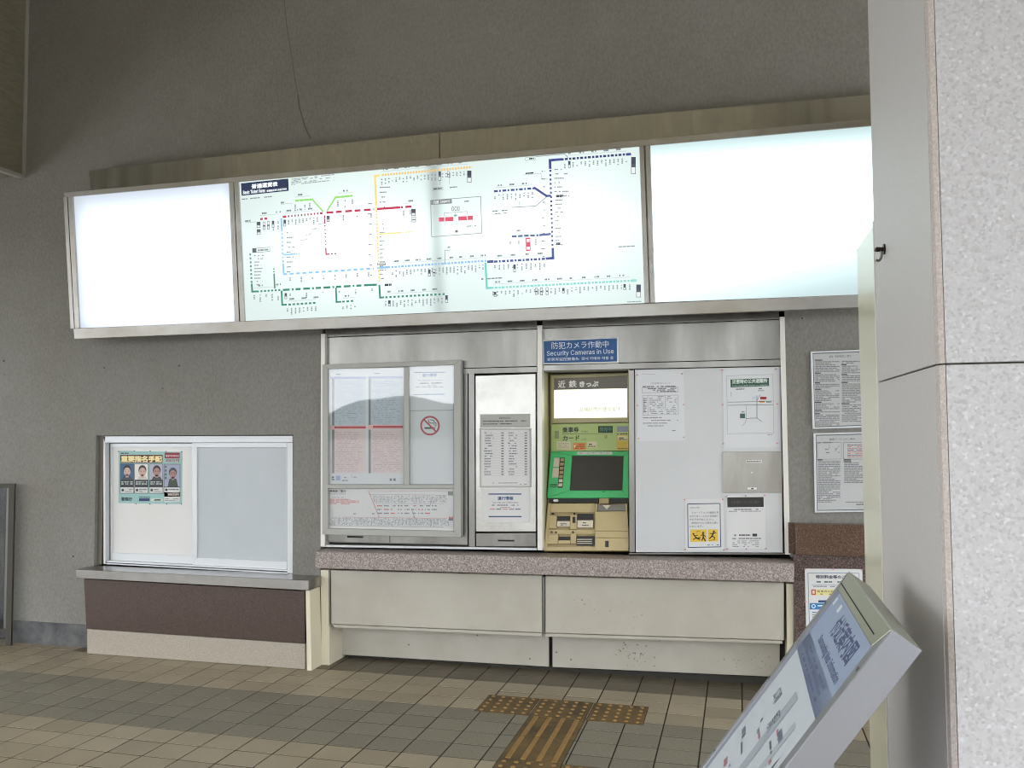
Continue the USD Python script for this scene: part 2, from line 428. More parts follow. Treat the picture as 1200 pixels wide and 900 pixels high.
single('added_trim_4', box(3.61, 3.9, -2.5, 5.6, 3.3, CEIL + .3), 'ceiling_paint', 'added unseen lintel over the open right side, darkens the upper wall', kind='structure')  # added out of view to cut daylight from the right
single('added_trim_5', box(-9.3, -9.01, -2.5, 5.6, 3.3, CEIL + .3), 'ceiling_paint', 'added unseen lintel over the open left side, darkens the upper wall', kind='structure')  # added out of view to cut daylight from the left
# right hand granite wainscot
t = Thing('trim_2', 'dark speckled granite wainscot with polished brown cap on the right wall', kind='structure')
xr = X(930.8, 700, 5.2)
zc0, zc1 = Z(970, 651.5, 5.16), Z(970, 614.8, 5.16)
t.add('wainscot', box(xr, 3.5, 5.2, YW - .001, 0, zc0 - .001), 'granite_dark')
t.add('cap', box(X(932, 630, 5.16), 3.5, 5.16, YW - .001, zc0, zc1, .006), 'granite_cap', label='polished brown granite cap band')
t.add('cap_end', box(X(924, 630, 5.225), X(932, 630, 5.16) - .001, 5.225, YW - .001, zc0, zc1), 'granite_cap')
t.done()

# ------------------------------------------------------------------ floor tiles
PX, PY, X0T, Y0T, GAP = .2, .1722, -.216, 4.118, .0078
fl = Thing('floor', 'beige and grey floor tiles with dark joints', kind='structure')
fl.add('floor_bed', box(-9, 3.6, -2.2, 5.6, -.06, -.0018), 'grout')
TX0, TX1, TY0, TY1 = -1.445, -.515, 4.60, 4.90         # tactile bar of the T
def cut_by_tactile(x0, x1, y0, y1):
    p = sbox(x0, y0, x1, y1)
    return p.difference(TACT)
from shapely.ops import unary_union
TACT_BLOCKS = [(TX0 + .312 * k, TY0, 'stud') for k in range(3)] + [(-1.130, 4.295, 'bar'), (-1.130, 3.99, 'bar'), (-1.130, 3.685, 'stud'), (-.825, 3.685, 'stud'), (-.52, 3.685, 'stud')]
TACT = unary_union([sbox(x - .004, y - .004, x + .304, y + .304) for x, y, _ in TACT_BLOCKS])
TOPP = Plane((0, 0, 0), (0, 0, 1), (1, 0, 0))
def project(p):
    d = np.asarray(p) - CAM
    return 600 + FPX * (d @ CR) / (d @ CF), 450 - FPX * (d @ CU) / (d @ CF), d @ CF
ZF = 0.0
inview, rest = [], []
GX = .0085
for i in range(-34, 19):
    for j in range(-37, 9):
        x0, y0 = X0T + i * PX, Y0T + j * PY
        x1, y1 = x0 + PX, y0 + PY - GX / 2
        if y1 > 5.6 or x1 > 3.55: continue
        g = sbox(x0 + GAP, y0 + GX / 2, x1, y1)
        if g.intersects(TACT):
            g = g.difference(TACT)
            if g.is_empty or g.area < .0006: continue
        row = j
        if -1 <= j <= 2: mt = random.choice(['tile_grey', 'tile_grey', 'tile_grey_dark'])
        elif j >= 6: mt = 'tile_edge_dirt_shade'
        else: mt = random.choice(['tile_beige', 'tile_beige', 'tile_beige_light', 'tile_beige_dark'])
        u, v, d = project([(x0 + x1) / 2, (y0 + y1) / 2, 0])
        ok = d > .5 and -25 < u < 1040 and v < 930 and y0 < 5.5
        (inview if ok else rest).append((-d, g, mt, random.uniform(-.0006, .0006)))
inview.sort(key=lambda a: -a[0])
print('tiles in view', len(inview))
def tile_mesh(g, dz):
    ms = []
    for q in getattr(g, 'geoms', [g]):
        if q.area < .0004: continue
        st = np.array(q.exterior.coords)[:-1]
        if len(st) == 4: ms.append(plate_st(TOPP, st, dz, .006, .0005))
        else:
            m = trimesh.creation.extrude_polygon(q, .006, engine='earcut'); m.apply_translation([0, 0, dz - .006]); ms.append(m)
    return cat(ms) if ms else None
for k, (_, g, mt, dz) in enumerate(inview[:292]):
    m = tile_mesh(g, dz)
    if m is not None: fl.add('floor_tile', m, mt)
rest += inview[292:]
for grp, mt in (('tile_grey', 'tile_grey'), ('tile_beige', 'tile_beige')):
    ms = []
    for _, g, m_, dz in rest:
        if (m_.startswith('tile_grey')) == (grp == 'tile_grey'):
            for q in getattr(g, 'geoms', [g]):
                b = q.bounds; ms.append(trimesh.creation.box(bounds=[(b[0], b[1], -.006), (b[2], b[3], dz)]))
    if ms: fl.add('tile_field', cat(ms), mt, kind='stuff')
fl.done()

tp = Thing('tactile_paving', 'worn ochre tactile paving in a T shape before the ticket counter', 'tactile paving')
for x, y, kind in TACT_BLOCKS:
    b = tp.add('paving_block', box_h := plate_st(TOPP, [(x, y), (x + .3, y), (x + .3, y + .3), (x, y + .3)], .0008, .005, .001), 'tactile_base')
    if kind == 'stud':
        tp.add('stud', cat([dome_stud((x + .03 + .06 * a, y + .03 + .06 * c, .001), .0118, .0048) for a in range(5) for c in range(5)]), 'tactile_stud', b, kind='stuff')
    else:
        for a in range(4):
            xx = x + .0375 + .075 * a
            tp.add('guide_bar', plate_st(TOPP, [(xx - .0125, y + .004), (xx + .0125, y + .004), (xx + .0125, y + .296), (xx - .0125, y + .296)], .0055, .006, .003), 'tactile_stud', b)
tp.done()
single('ground', box(-150, 150, -150, -2.25, -.3, -.02), 'asphalt', 'pale open forecourt outside the station hall', kind='structure')

# ------------------------------------------------------------------ fare board (tilted light box)
LB = Plane((0, 5.02, 2.22), (0, -1, -.1))
XR = 1052
fb = Thing('fare_board', 'long backlit fare map board between two blank lit panels', 'light box')
Q1 = [(85, 230), (268, 211.7), (275, 377.3), (93, 384.5)]
Q2 = [(279, 210.5), (749, 168), (755.3, 355), (287, 376.2)]
Q3 = [(762, 166.7), (XR, 144.5), (XR, 343.3), (768, 354.3)]
def lit_panel(q, fn, nx=40, ny=20):
    a, b, c, d = [np.array(p, float) for p in q]
    v, col, f = [], [], []
    for j in range(ny + 1):
        for i in range(nx + 1):
            s, t_ = i / nx, j / ny
            p = (a * (1 - s) + b * s) * (1 - t_) + (d * (1 - s) + c * s) * t_
            v.append(LB.at(*p, -.012)); col.append(fn(s, t_))
    for j in range(ny):
        for i in range(nx):
            k = j * (nx + 1) + i
            f += [(k, k + nx + 2, k + 1), (k, k + nx + 1, k + nx + 2)]
    return (np.array(v), np.array(f)), np.array(col)
def sm(x, a, b): 
    x = np.clip((x - a) / (b - a), 0, 1); return x * x * (3 - 2 * x)
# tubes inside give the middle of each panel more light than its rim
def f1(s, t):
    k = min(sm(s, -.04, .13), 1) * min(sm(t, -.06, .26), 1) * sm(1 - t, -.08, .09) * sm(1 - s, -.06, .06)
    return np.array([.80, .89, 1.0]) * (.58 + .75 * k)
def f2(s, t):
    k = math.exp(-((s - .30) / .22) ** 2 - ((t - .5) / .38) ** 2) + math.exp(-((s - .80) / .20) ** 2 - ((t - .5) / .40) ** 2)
    seam_shade = .45 * math.exp(-((s - .487) / .017) ** 2) * (1 - .35 * t)  # soft shade of an inner bracket, put into the panel colour
    return np.array([.80, .93, .90]) * (.72 + .42 * min(k, 1)) * (1 - seam_shade)
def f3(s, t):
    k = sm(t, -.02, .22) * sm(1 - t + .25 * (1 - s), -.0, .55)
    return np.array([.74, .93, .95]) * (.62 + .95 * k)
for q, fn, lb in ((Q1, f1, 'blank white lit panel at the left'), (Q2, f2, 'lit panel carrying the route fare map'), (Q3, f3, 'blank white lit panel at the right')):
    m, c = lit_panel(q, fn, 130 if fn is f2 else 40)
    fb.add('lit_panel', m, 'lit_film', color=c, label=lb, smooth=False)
OB = [(74.5, 225.5), (XR + 3, 135.6), (XR + 3, 358.3), (87, 397.3)]
fb.add('top_rail', plate(LB, [(74.5, 225.5), (XR + 3, 135.6), (XR + 3, 144.3), (76, 231)], .004, .11, .002), 'steel_worn')
fb.add('bottom_rail', plate(LB, [(86, 385), (XR + 3, 343), (XR + 3, 358.3), (87, 397.3)], .004, .11, .002), 'steel_worn')
fb.add('end_stile', plate(LB, [(74.2, 231), (78.4, 230.8), (86.8, 385), (82.6, 385.2)], .003, .11, .001), 'steel_worn')
fb.add('end_stile', plate(LB, [(79.3, 230.8), (84.8, 230), (92.8, 384.6), (87.6, 385)], .002, .03, .001), 'steel_worn')
fb.add('end_stile', plate(LB, [(XR, 144.4), (XR + 3, 144.2), (XR + 3, 343.2), (XR, 343.3)], .003, .11, .001), 'steel_worn')
for a, b in (((268, 211.7), (275, 377.3)), ((273.9, 211), (281.4, 376.7)), ((749, 168), (755.3, 355)), ((756.2, 167.4), (762.4, 354.7))):
    w_ = 5.2
    fb.add('mullion', plate(LB, [a, (a[0] + w_, a[1] - .3), (b[0] + w_, b[1] - .2), b], .002, .03, .001), 'steel_worn')
fb.add('housing', plate(LB, [(77, 231), (XR + 2, 141), (XR + 2, 350), (90, 388)], -.014, .09), 'steel_dark')
BK = Y(5.125)
zt = Z(500, 161.2, 5.125)
fb.add('mount_box', plate(BK, [(104.5, 199.8), (514.6, 155.6), (515, 330), (118, 360)], 0, .114), 'steel_hood', label='steel mounting box showing above the board')
fb.add('mount_box', plate(BK, [(515.6, 155.4), (XR, 108.2), (XR, 318), (516, 330)], 0, .114), 'steel_hood')

I = Ink(LB, -.0112, .07)  # print paled towards white, glare of the panel put into its colours
BLK, GRY, NAV, RED, GRN, LBL, TEAL, YEL, LGR, BLU = (40, 46, 60), (120, 128, 134), (24, 36, 66), (176, 34, 66), (36, 116, 92), (120, 176, 222), (96, 190, 176), (242, 200, 110), (132, 204, 96), (52, 62, 128)
def stations(p0, p1, n, up=True, down=True, hu=2.4, hd=9, col=GRY, price=None):
    """Fare figures above a line and upright station names below it, too small to read."""
    p0, p1 = np.array(p0, float), np.array(p1, float)
    for k in range(n):
        p = p0 + (p1 - p0) * (k / max(1, n - 1))
        if down:
            h = random.uniform(.45, 1) * hd; y = p[1] + 4.2
            while y < p[1] + 4.2 + h:
                g = random.uniform(1.0, 2.2)
                if random.random() < .78: I.rect(p[0] - .85, y, p[0] + .75, y + g * .75, col)
                y += g
        if up and k % 3 == 1: I.greek((p[0] - 2.6, p[1] - 7.4), (p[0] + 3.2, p[1] - 7.8), 1.9, (96, 104, 112), .85, (1.1, 1.7))
    if up: I.line([p0 + (0, -4.2), p1 + (0, -4.2)], .35, (150, 156, 160))
def sideways(x, y0, y1, n, side=1, ln=14, col=GRY):
    for k in range(n):
        y = y0 + (y1 - y0) * k / max(1, n - 1)
        L = random.uniform(.4, 1) * ln
        I.greek((x + side * 4, y) if side > 0 else (x - 4 - L, y), (x + side * 4 + L, y - .3) if side > 0 else (x - 4, y), 1.3, col, .75, (1.2, 3))
def tag(x, y, w_, h, dark=True):
    I.rect(x, y, x + w_, y + h, (70, 76, 86))
    I.up(); I.rect(x + .5, y + .5, x + w_ - .5, y + h * .42, (225, 230, 230) if not dark else (50, 56, 70))
    I.rect(x + .6, y + h * .6, x + w_ - .6, y + h - .6, (215, 222, 222)); I.up(-.0002)
I.poly([(282.3, 214.9), (337.8, 209.3), (338.3, 223.6), (283.2, 229.4)], NAV)
I.up()
I.text('普通運賃表', (294.6, 221.4), (325.4, 218.2), 5.6, (236, 242, 244), 30, 1)
I.text('Basic Ticket Fares', (284.8, 227.8), (310.8, 225.2), 4.3, (226, 234, 238), 28, 1, False)
I.text('普通票价表 보통운임표', (312.4, 225.2), (336.2, 222.6), 2.6, (226, 234, 238), 26, 1)
I.greek((283.4, 232.9), (319, 229.6), 1.3, GRY); 
for k in range(5): I.greek((341.5, 209.6 + k * 1.6), (372 + 20 * (k % 2 == 0), 206 + k * 1.6 - 2 * (k % 2 == 0)), 1.0, (130, 138, 142))
# red line
I.dashes((305, 256.8), (313, 256.1), 2.5, RED, [3, 2]); I.dashes((331.3, 254.2), (335.3, 253.8), 2.6, RED, [9])
I.dashes((337.5, 253.5), (373, 250.2), 2.3, (150, 40, 60), [1.5, 2.3]); I.dashes((375, 250), (378, 249.7), 2.3, RED, [9])
I.dashes((382.6, 249.2), (438.5, 245.3), 2.5, RED, [8, 3, 7, 4]); I.dashes((442, 244.9), (469, 243), 2.6, RED, [40]); I.dashes((470, 242.9), (482, 242), 2.5, RED, [2, 3, 9])
stations((304, 257), (326, 255), 5, hd=10); stations((334, 253.8), (372, 250.4), 10, hd=8); stations((386, 249), (435, 245.5), 4, hd=7, up=False); stations((473, 243), (481, 242), 2, hd=7)
tag(300.8, 260, 4.4, 7); tag(301, 268.6, 4.4, 6.5); tag(308, 259.8, 3, 9.5, False); tag(313, 259.2, 3, 9.5, False); tag(318.6, 258.6, 2.8, 8); tag(332.2, 257.4, 3, 8); tag(383, 253, 3, 7); tag(482, 245, 5, 8); tag(482.4, 254, 5, 6.4, False)
I.greek((287, 258.3), (294, 257.6), 2, GRY); I.line([(288, 261), (300, 259.9)], .4, GRY)
# light green branches
I.line([(351, 234.6), (366, 233.6), (378, 247.4)], 1.7, LGR); I.line([(383.5, 246.8), (393, 231.4), (411, 229.6)], 1.7, LGR); I.dashes((346, 235.3), (365, 233.7), 2.4, LGR, [4, 1.6]); I.dashes((394, 231.3), (413, 229.4), 2.4, LGR, [4, 1.6])
stations((346, 235.3), (363, 233.8), 4, hd=8); stations((396, 231), (413, 229.4), 3, hd=8); I.greek((329, 236.6), (336, 236), 2, GRY); I.line([(329, 239.4), (343, 238)], .35, GRY)
# light blue loop
I.line([(329.6, 255.8), (330.2, 268)], 2, LBL); I.dashes((330.2, 268), (331.8, 310), 2, LBL, [3, 2.4, 1.6, 2.2]); I.line([(331.8, 309), (332.4, 320.6)], 2, LBL)
I.dashes((332, 321.4), (438, 314.6), 2.1, LBL, [4.5, 3]); I.line([(332, 298.6), (346, 297.6)], 1.7, LBL); I.dashes((347, 297.6), (352, 297.2), 1.8, LBL, [1.4, 1]); I.line([(442, 314), (457, 313)], 2.5, LBL)
I.dashes((459, 313), (570, 305.6), 2.2, (120, 168, 214), [2, 1.3, 3, 1.5]); sideways(332, 272, 318, 9, 1, 10); stations((340, 321), (432, 315), 8, up=False, hd=6); stations((460, 313), (566, 306), 26, hd=9); tag(501.6, 316, 3, 8); tag(507, 315.4, 3, 8, False); tag(442, 307.8, 10, 3, False)
for k in range(9): I.greek((352 + k * 3.4, 281 - k * 3.2 + (k % 2) * 2), (357 + k * 3.4, 280.6 - k * 3.2 + (k % 2) * 2), 1.4, (176, 180, 184), .8, (1, 2))
# purple-red branch
I.line([(380.4, 252.5), (380.7, 262)], 1.4, (150, 40, 70)); I.dashes((380.8, 264), (381.8, 292), 1.6, (150, 70, 90), [1.4, 3]); I.line([(381.8, 292), (382.2, 298), (385.5, 297.8)], 1.6, RED); I.dashes((388, 297.6), (396, 297), 1.4, (120, 60, 80), [2, 2])
# yellow line
I.line([(440.8, 238), (439.4, 206.4), (444, 205.6)], 2.3, YEL); I.dashes((440.8, 238), (444.5, 330), 2.1, YEL, [3, 1.6, 2, 1.2]); I.dashes((447.5, 205.2), (553, 195.8), 2.4, (222, 176, 96), [2.1, 1.2]); I.line([(444, 274.4), (470, 272.6)], 1.6, YEL); I.dashes((471, 272.6), (485, 271.4), 1.6, YEL, [2, 1.5])
stations((447.5, 205.2), (548, 196.2), 25, hd=7.5); sideways(441, 219, 242, 5, 1, 13); sideways(441, 262, 326, 14, 1, 8); sideways(440, 226, 322, 9, -1, 5); tag(513.8, 200.8, 3, 11); tag(547.5, 200, 5, 14); tag(524, 200.6, 2.8, 7, False)
I.line([(515.3, 212), (515.4, 217)], .4, GRY); I.frame([(507, 220), (519, 219), (519, 222.6), (507, 223.4)], .4, GRY); I.greek((508, 220.8), (518, 220), 1.4, BLK); I.line([(526.6, 208), (526.7, 216)], .4, GRY); I.greek((527, 219), (536, 218.2), 1.4, GRY)
# green line
I.dashes((293.2, 297), (295, 334), 2, GRN, [2.4, 2.2]); I.line([(295, 333.5), (295.6, 341.8), (300, 341.5)], 2.1, GRN); I.dashes((301, 341.6), (330, 339.7), 2.1, GRN, [2.4, 1.8]); I.dashes((331.5, 339.8), (441, 333.5), 2.5, GRN, [8, 2.6, 2, 2.2, 6, 3]); I.line([(434, 334), (441.6, 333.6)], 2.4, GRN)
I.line([(322, 338), (321.2, 322)], 1.7, GRN); I.dashes((321.2, 322), (320.8, 314), 1.6, GRN, [1.5, 1.5]); I.line([(330, 341.6), (330.7, 357.2), (335, 357)], 2, GRN); I.dashes((338, 357), (371, 354.8), 2.1, GRN, [3, 1.8]); I.line([(393.7, 338), (394.3, 354), (399, 353.7)], 1.9, GRN); I.dashes((401, 353.6), (416, 352.4), 2, GRN, [3, 2])
I.line([(444.6, 335), (445.4, 348.8), (449, 348.5)], 2.1, GRN); I.dashes((451.5, 348.4), (521, 344.6), 2.3, GRN, [2.6, 2.2]); stations((298, 341.6), (326, 340), 5, hd=8); stations((340, 340), (436, 334), 6, up=False, hd=6); stations((337, 357.2), (370, 355), 8, hd=8); stations((402, 353.8), (416, 352.6), 4, hd=6); stations((452, 348.6), (518, 345), 16, hd=8)
tag(333.5, 343.4, 2.8, 7); tag(454.8, 352, 3, 7); tag(521.8, 346, 3, 9); I.frame([(295.8, 291.2), (316, 289.8), (316.2, 294.6), (296, 296)], .5, BLK); I.rect(296, 291.4, 300.5, 296, BLK, -.07); I.greek((302, 292.4), (315, 291.4), 2, (110, 116, 122)); sideways(294, 299, 333, 10, 1, 12); I.greek((446.6, 333), (459, 332.2), 2.6, BLK); 
I.line([(520, 310), (521.4, 306.5), (521.2, 293.6), (528.5, 293)], .6, (110, 118, 128)); I.greek((520.4, 289.2), (528, 288.6), 1.8, GRY)
# legend box
I.frame([(504.6, 234.8), (563.4, 230.2), (564.6, 273.2), (505.8, 277.6)], .7, (110, 116, 120)); I.poly([(504.6, 234.8), (529.4, 232.9), (529.8, 238.4), (504.9, 240.2)], (120, 126, 128)); I.up()
I.text('凡例', (508, 239), (514, 238.5), 3.6, (240, 244, 244), 24, 0); I.text('Legend', (516, 238.4), (527, 237.5), 3.6, (240, 244, 244), 24, 0, False)
I.text('000', (529.2, 247.4), (538.8, 246.8), 5.2, (46, 50, 58), 28, 0, False)
for a, b in ((514.2, 520.6), (521.8, 531.2), (537, 546.8), (548, 554)): I.poly([(a, 255 - (a - 514) * .055), (b, 255 - (b - 514) * .055), (b + .2, 259.8 - (b - 514) * .055), (a + .2, 259.8 - (a - 514) * .055)], (196, 44, 76))
I.line([(520.6, 252.6), (520.6, 249.6), (547.4, 247.8), (547.6, 250.6)], .5, GRY); I.line([(533.6, 248.4), (534.2, 263)], .4, GRY); I.greek((532, 251.6), (536, 251.3), 2, (90, 150, 120)); I.greek((532.4, 261.4), (536.6, 261), 2.4, (70, 140, 110)); I.greek((545, 264.8), (558, 263.8), 1.2, GRY); I.greek((533.4, 269.8), (537, 269.5), 2.8, (90, 70, 90)); I.greek((542, 235.4), (550, 234.8), 1.5, GRY)
# navy line
I.line([(644.7, 196.4), (644.5, 187.8), (657, 186.8)], 3, BLU); I.dashes((658, 186.8), (738, 180.6), 2.6, (40, 46, 96), [2.6, 1.3, 3.6, 1.5]); I.line([(733.5, 181), (739.5, 180.5)], 3, BLU); I.dashes((644.8, 199), (647.6, 292), 2.3, (52, 62, 120), [2.4, 2.7]); I.line([(647.8, 292), (648.1, 302.4), (641, 303)], 3, BLU); I.dashes((579, 306.6), (640, 303.2), 2.6, BLU, [4, 1.6, 2.2, 1.5]); I.line([(571, 306.8), (578.4, 306.3)], 3, BLU)
I.line([(626.5, 220.3), (640.5, 229.6), (644.4, 229.4)], 2.6, BLU); I.dashes((579, 224.2), (626.5, 220.6), 2.4, BLU, [4.4, 1.6, 2, 1.8]); I.line([(632, 275.6), (645.6, 274.2)], 2.6, BLU); I.dashes((600, 277), (631, 275.6), 2.5, (50, 70, 110), [5.5, 1.6]); I.line([(600, 243), (628, 241.4), (640, 231)], .8, (120, 126, 136)); I.line([(609, 242), (608.8, 236)], .6, GRY); I.greek((577, 246.8), (595, 245.6), 1.5, GRY); I.greek((580, 250), (594, 249), 1.2, GRY)
stations((662, 186.6), (734, 181), 16, hd=7); stations((580, 224.2), (624, 221), 10, hd=7); stations((580, 306.6), (638, 303.3), 12, hd=7); stations((598, 277.4), (628, 275.9), 4, hd=7); sideways(645.5, 198, 229, 7, 1, 18, (120, 124, 140)); sideways(647, 234, 286, 12, 1, 9); sideways(643, 200, 300, 12, -1, 5)
I.line([(628, 183.6), (662, 180.6), (665.5, 184.6)], .7, (110, 116, 126)); I.frame([(615.6, 184.6), (627, 183.8), (627.2, 187.4), (615.8, 188.2)], .4, GRY); I.greek((617, 185.4), (626, 184.8), 1.6, BLK); I.greek((616, 202.4), (628, 201.6), 1.6, BLK); I.line([(614, 205), (634, 203.2), (634.4, 210), (642, 209.4)], .4, GRY)
tag(665.8, 188.6, 2.8, 8); tag(739.6, 184, 5.4, 20); tag(601.6, 310, 2.8, 9); I.greek((650, 228.6), (660, 228), 2.8, BLK); I.greek((652, 284.4), (657, 284), 3, BLK)
I.poly([(616, 278.6), (621.4, 278.3), (621.8, 293.8), (616.4, 294.1)], (196, 44, 76)); I.up(); I.rect(617, 280, 620.6, 283.6, (240, 216, 220)); I.rect(617.3, 289, 621, 292.6, (240, 216, 220))
# teal line
I.line([(568.9, 309), (570.5, 337.6), (575, 337.4)], 2.4, TEAL); I.dashes((576, 337.4), (742, 328.8), 2.3, (120, 196, 186), [2.4, 1.2, 3.4, 1.4]); I.line([(740, 328.9), (746, 328.5)], 3, (130, 204, 194)); stations((578, 337.3), (738, 329), 34, hd=7); tag(578.8, 342, 2.8, 6); tag(658.8, 337.6, 2.8, 6); tag(730.6, 332.8, 2.8, 7); tag(745.6, 333.4, 5.4, 15); tag(627, 337.4, 3, 8, False); tag(633, 337, 3, 9, False); tag(639.6, 336.6, 3, 9, False)
I.greek((570, 326), (589, 324.8), 1.5, GRY); I.greek((564, 326), (567.4, 325.8), 2, GRY); I.greek((725, 288.6), (748, 287.4), 1.3, GRY); I.greek((735, 353.4), (753, 352.6), 1.0, GRY)
I.add_to(fb, name='route_map', mat='lit_film', label='printed route map with fares')
fb.done()

# ------------------------------------------------------------------ steel ticket cabinets
cb = Thing('ticket_cabinet', 'stainless steel cabinet front set into the wall above the granite counter', 'cabinet')
J = Y(5.232)
cb.add('jamb', plate(J, [(376, 391), (380.6, 391), (380.6, 640.5), (375.6, 640.5)], 0, .25, .001), 'steel_bright')
cb.add('jamb', plate(J, [(913.6, 371), (919.4, 371), (926.2, 650), (920, 650)], 0, .25, .001), 'steel_bright')
cb.add('jamb', plate(J, [(629.4, 381), (634.9, 381), (635.6, 645), (629.8, 645)], 0, .06, .001), 'steel_bright')
cb.add('top_rail', plate(FAC, [(381, 386), (629, 374), (629, 385.2), (381, 395)], .012, .05, .001), 'steel')
cb.add('top_rail', plate(FAC, [(635.5, 374), (913, 364), (913, 374), (635.5, 384.4)], .012, .05, .001), 'steel')
cb.add('fascia_panel', plate(FAC, [(381, 395.8), (629, 385.9), (629, 429), (381, 436)], .004, .03, .001), 'steel')
cb.add('fascia_panel', plate(FAC, [(635.5, 385), (913, 374.7), (914.4, 420.6), (635.5, 427.3)], .004, .03, .001), 'steel')
cb.add('mid_rail', plate(FAC, [(541, 432), (629, 429.8), (629, 436.2), (541, 438.2)], .01, .04, .001), 'steel')
cb.add('mid_rail', plate(FAC, [(635.5, 428), (914.4, 421.2), (914.6, 428.6), (635.5, 434.6)], .01, .04, .001), 'steel')
cb.add('left_panel', plate(FAC, [(381, 436.5), (540.5, 432.5), (548, 437.6), (548, 638.5), (457, 636.8), (381, 635)], .002, .03), 'steel')
cb.add('drawer', plate(FAC, [(384, 620), (456, 622), (456, 636), (384, 634.6)], .008, .03, .001), 'steel')
cb.add('drawer', plate(FAC, [(457, 622), (548, 624), (548, 638), (457, 636.2)], .008, .03, .001), 'steel')
cb.add('slot', plate(FAC, [(407, 628), (425.4, 628.4), (425.4, 630.4), (407, 630)], .0095, .004), 'gap_dark')
cb.add('post', plate(FAC, [(549, 437.6), (555.6, 437.4), (556.4, 641), (549.4, 640.6)], .016, .05, .001), 'steel')
cb.add('door', plate(FAC, [(557.2, 440.4), (627.6, 438), (628, 623), (557.6, 623)], .004, .03, .0015), 'steel_door_lit')
cb.add('drawer', plate(FAC, [(557.6, 625), (628, 624.4), (628.2, 640.6), (557.8, 640.2)], .006, .03, .0015), 'steel')
cb.add('slot', plate(FAC, [(583.4, 632.6), (602.6, 632.8), (602.6, 634.6), (583.4, 634.4)], .0075, .004), 'gap_dark')
cb.add('stile', plate(FAC, [(736.8, 434), (743, 433.6), (744.2, 647), (737.6, 646.6)], .012, .14, .001), 'steel')
cb.add('sill_strip', plate(FAC, [(378, 638.4), (629, 642.4), (629, 645), (378, 641)], .02, .03, .001), 'aluminium_white')
cb.add('sill_strip', plate(FAC, [(737, 647.8), (921, 648.2), (921, 650), (737, 649.6)], .0, .03, .001), 'steel')
# lining of the machine's bay
bx0, bx1 = X(635.6, 540, 5.26), X(736.8, 540, 5.26)
bz1, bz0 = Z(690, 434.2, 5.26), .80
cb.add('bay_lining', box(bx0 - .012, bx0, 5.262, 5.56, bz0, bz1 + .012), 'plastic_tan', label='beige side lining of the ticket machine bay')
cb.add('bay_lining', box(bx1, bx1 + .012, 5.285, 5.56, bz0, bz1 + .012), 'plastic_tan')
cb.add('bay_lining', box(bx0, bx1, 5.285, 5.56, bz1, bz1 + .012), 'steel_dark')
cb.add('carcass', cat([box(XO0 + .01, bx0 - .014, 5.306, 5.5, .79, 2.28), box(bx1 + .014, XO1 - .03, 5.306, 5.5, .81, 2.28), box(bx0 - .013, bx1 + .013, 5.305, 5.5, bz1 + .014, 2.28)]), 'cabinet_dark')
cb.done()

# security camera sign
t = Thing('camera_sign', 'blue and white security camera notice above the ticket machine', 'sign')
t.add('plate', plate(FAC, [(636.2, 398.6), (724.8, 395.4), (725, 425.4), (636.8, 427.2)], .0075, .003, .0006), 'label_white')
I = Ink(FAC, .0078)
I.poly([(637.3, 399.7), (722.8, 396.4), (723.1, 423.6), (637.7, 425.7)], (38, 86, 144)); I.up()
W_ = (222, 230, 240)
I.text('防犯カメラ作動中', (646.4, 409.2), (713.2, 407.2), 8.2, W_, 40, 0)
I.text('Security Cameras in Use', (640.8, 418.4), (719.2, 415.6), 7.0, W_, 40, 0, False)
I.text('安装有监控摄像头  감시 카메라 작동 중', (641.4, 423.1), (719, 421.2), 3.6, W_, 26, 0)
I.add_to(t); t.done()

# ------------------------------------------------------------------ ticket machine
MP = Y(5.46)
zt_, zb_ = MP.at(690, 529)[2], Y(5.375).at(690, 583.5)[2]
BZ = Plane((0, 5.455, zt_), np.cross([1, 0, 0], [0, 5.375 - 5.455, zb_ - zt_])); 
if BZ.n[1] > 0: BZ = Plane((0, 5.455, zt_), -BZ.n)
zb2 = Y(5.285).at(690, 645.5)[2]
PY_ = Plane((0, 5.37, zb_), np.cross([1, 0, 0], [0, 5.285 - 5.37, zb2 - zb_]))
if PY_.n[1] > 0: PY_ = Plane((0, 5.37, zb_), -PY_.n)
tm = Thing('ticket_machine', 'recessed ticket vending machine with green screen surround and beige coin unit', 'ticket machine')
tm.add('cabinet', box(bx0 + .004, bx1 - .004, 5.475, 5.55, bz0 + .03, bz1 - .004), 'plastic_tan')
hs = tm.add('sign_frame', ring(MP, [(645.4, 439.5), (736.6, 436.8), (736.6, 494.6), (646, 496)], [(649, 443.6), (735, 440.6), (735, 489.2), (649, 490.2)], .02, .04, .002), 'plastic_tan')
sh = tm.add('header_strip', plate(MP, [(649, 443.4), (735, 440.4), (735, 454.9), (649, 456.9)], .006, .01), 'ink', hs, color=None)
tm.parts[sh] = (*tm.parts[sh][:2], 'header_grey', *tm.parts[sh][3:])
mat('header_grey', (118, 112, 104), .4)
M['lit_cream'] = usdkit.material(stage, '/World/Looks/lit_cream', {'e': ('emission', {'color': (.95, 1.0, .80), 'strength': LAMP * 1.1})}, [], surface='e.emission')
tm.add('lit_sign', plate(MP, [(649, 457), (735, 455), (735, 489.2), (649, 490.2)], .006, .01), 'lit_cream', hs, label='cream lit sign panel')
I = Ink(MP, .0065)
for s, a, b in (('近', 654, 662.6), ('鉄', 666.6, 675.6)): I.text(s, (a, 454.4 - (a - 654) * .02), (b, 454.3 - (a - 654) * .02), 8.4, (250, 250, 246), 40, 1)
I.text('きっぷ', (679, 453.6), (701.4, 453), 6.8, (250, 250, 246), 40, 2)
I.text('高額紙幣が使えます', (679, 482.6), (727.4, 481.6), 5.2, (214, 214, 206), 32, 0)
I.add_to(tm, hs, kind='stuff')
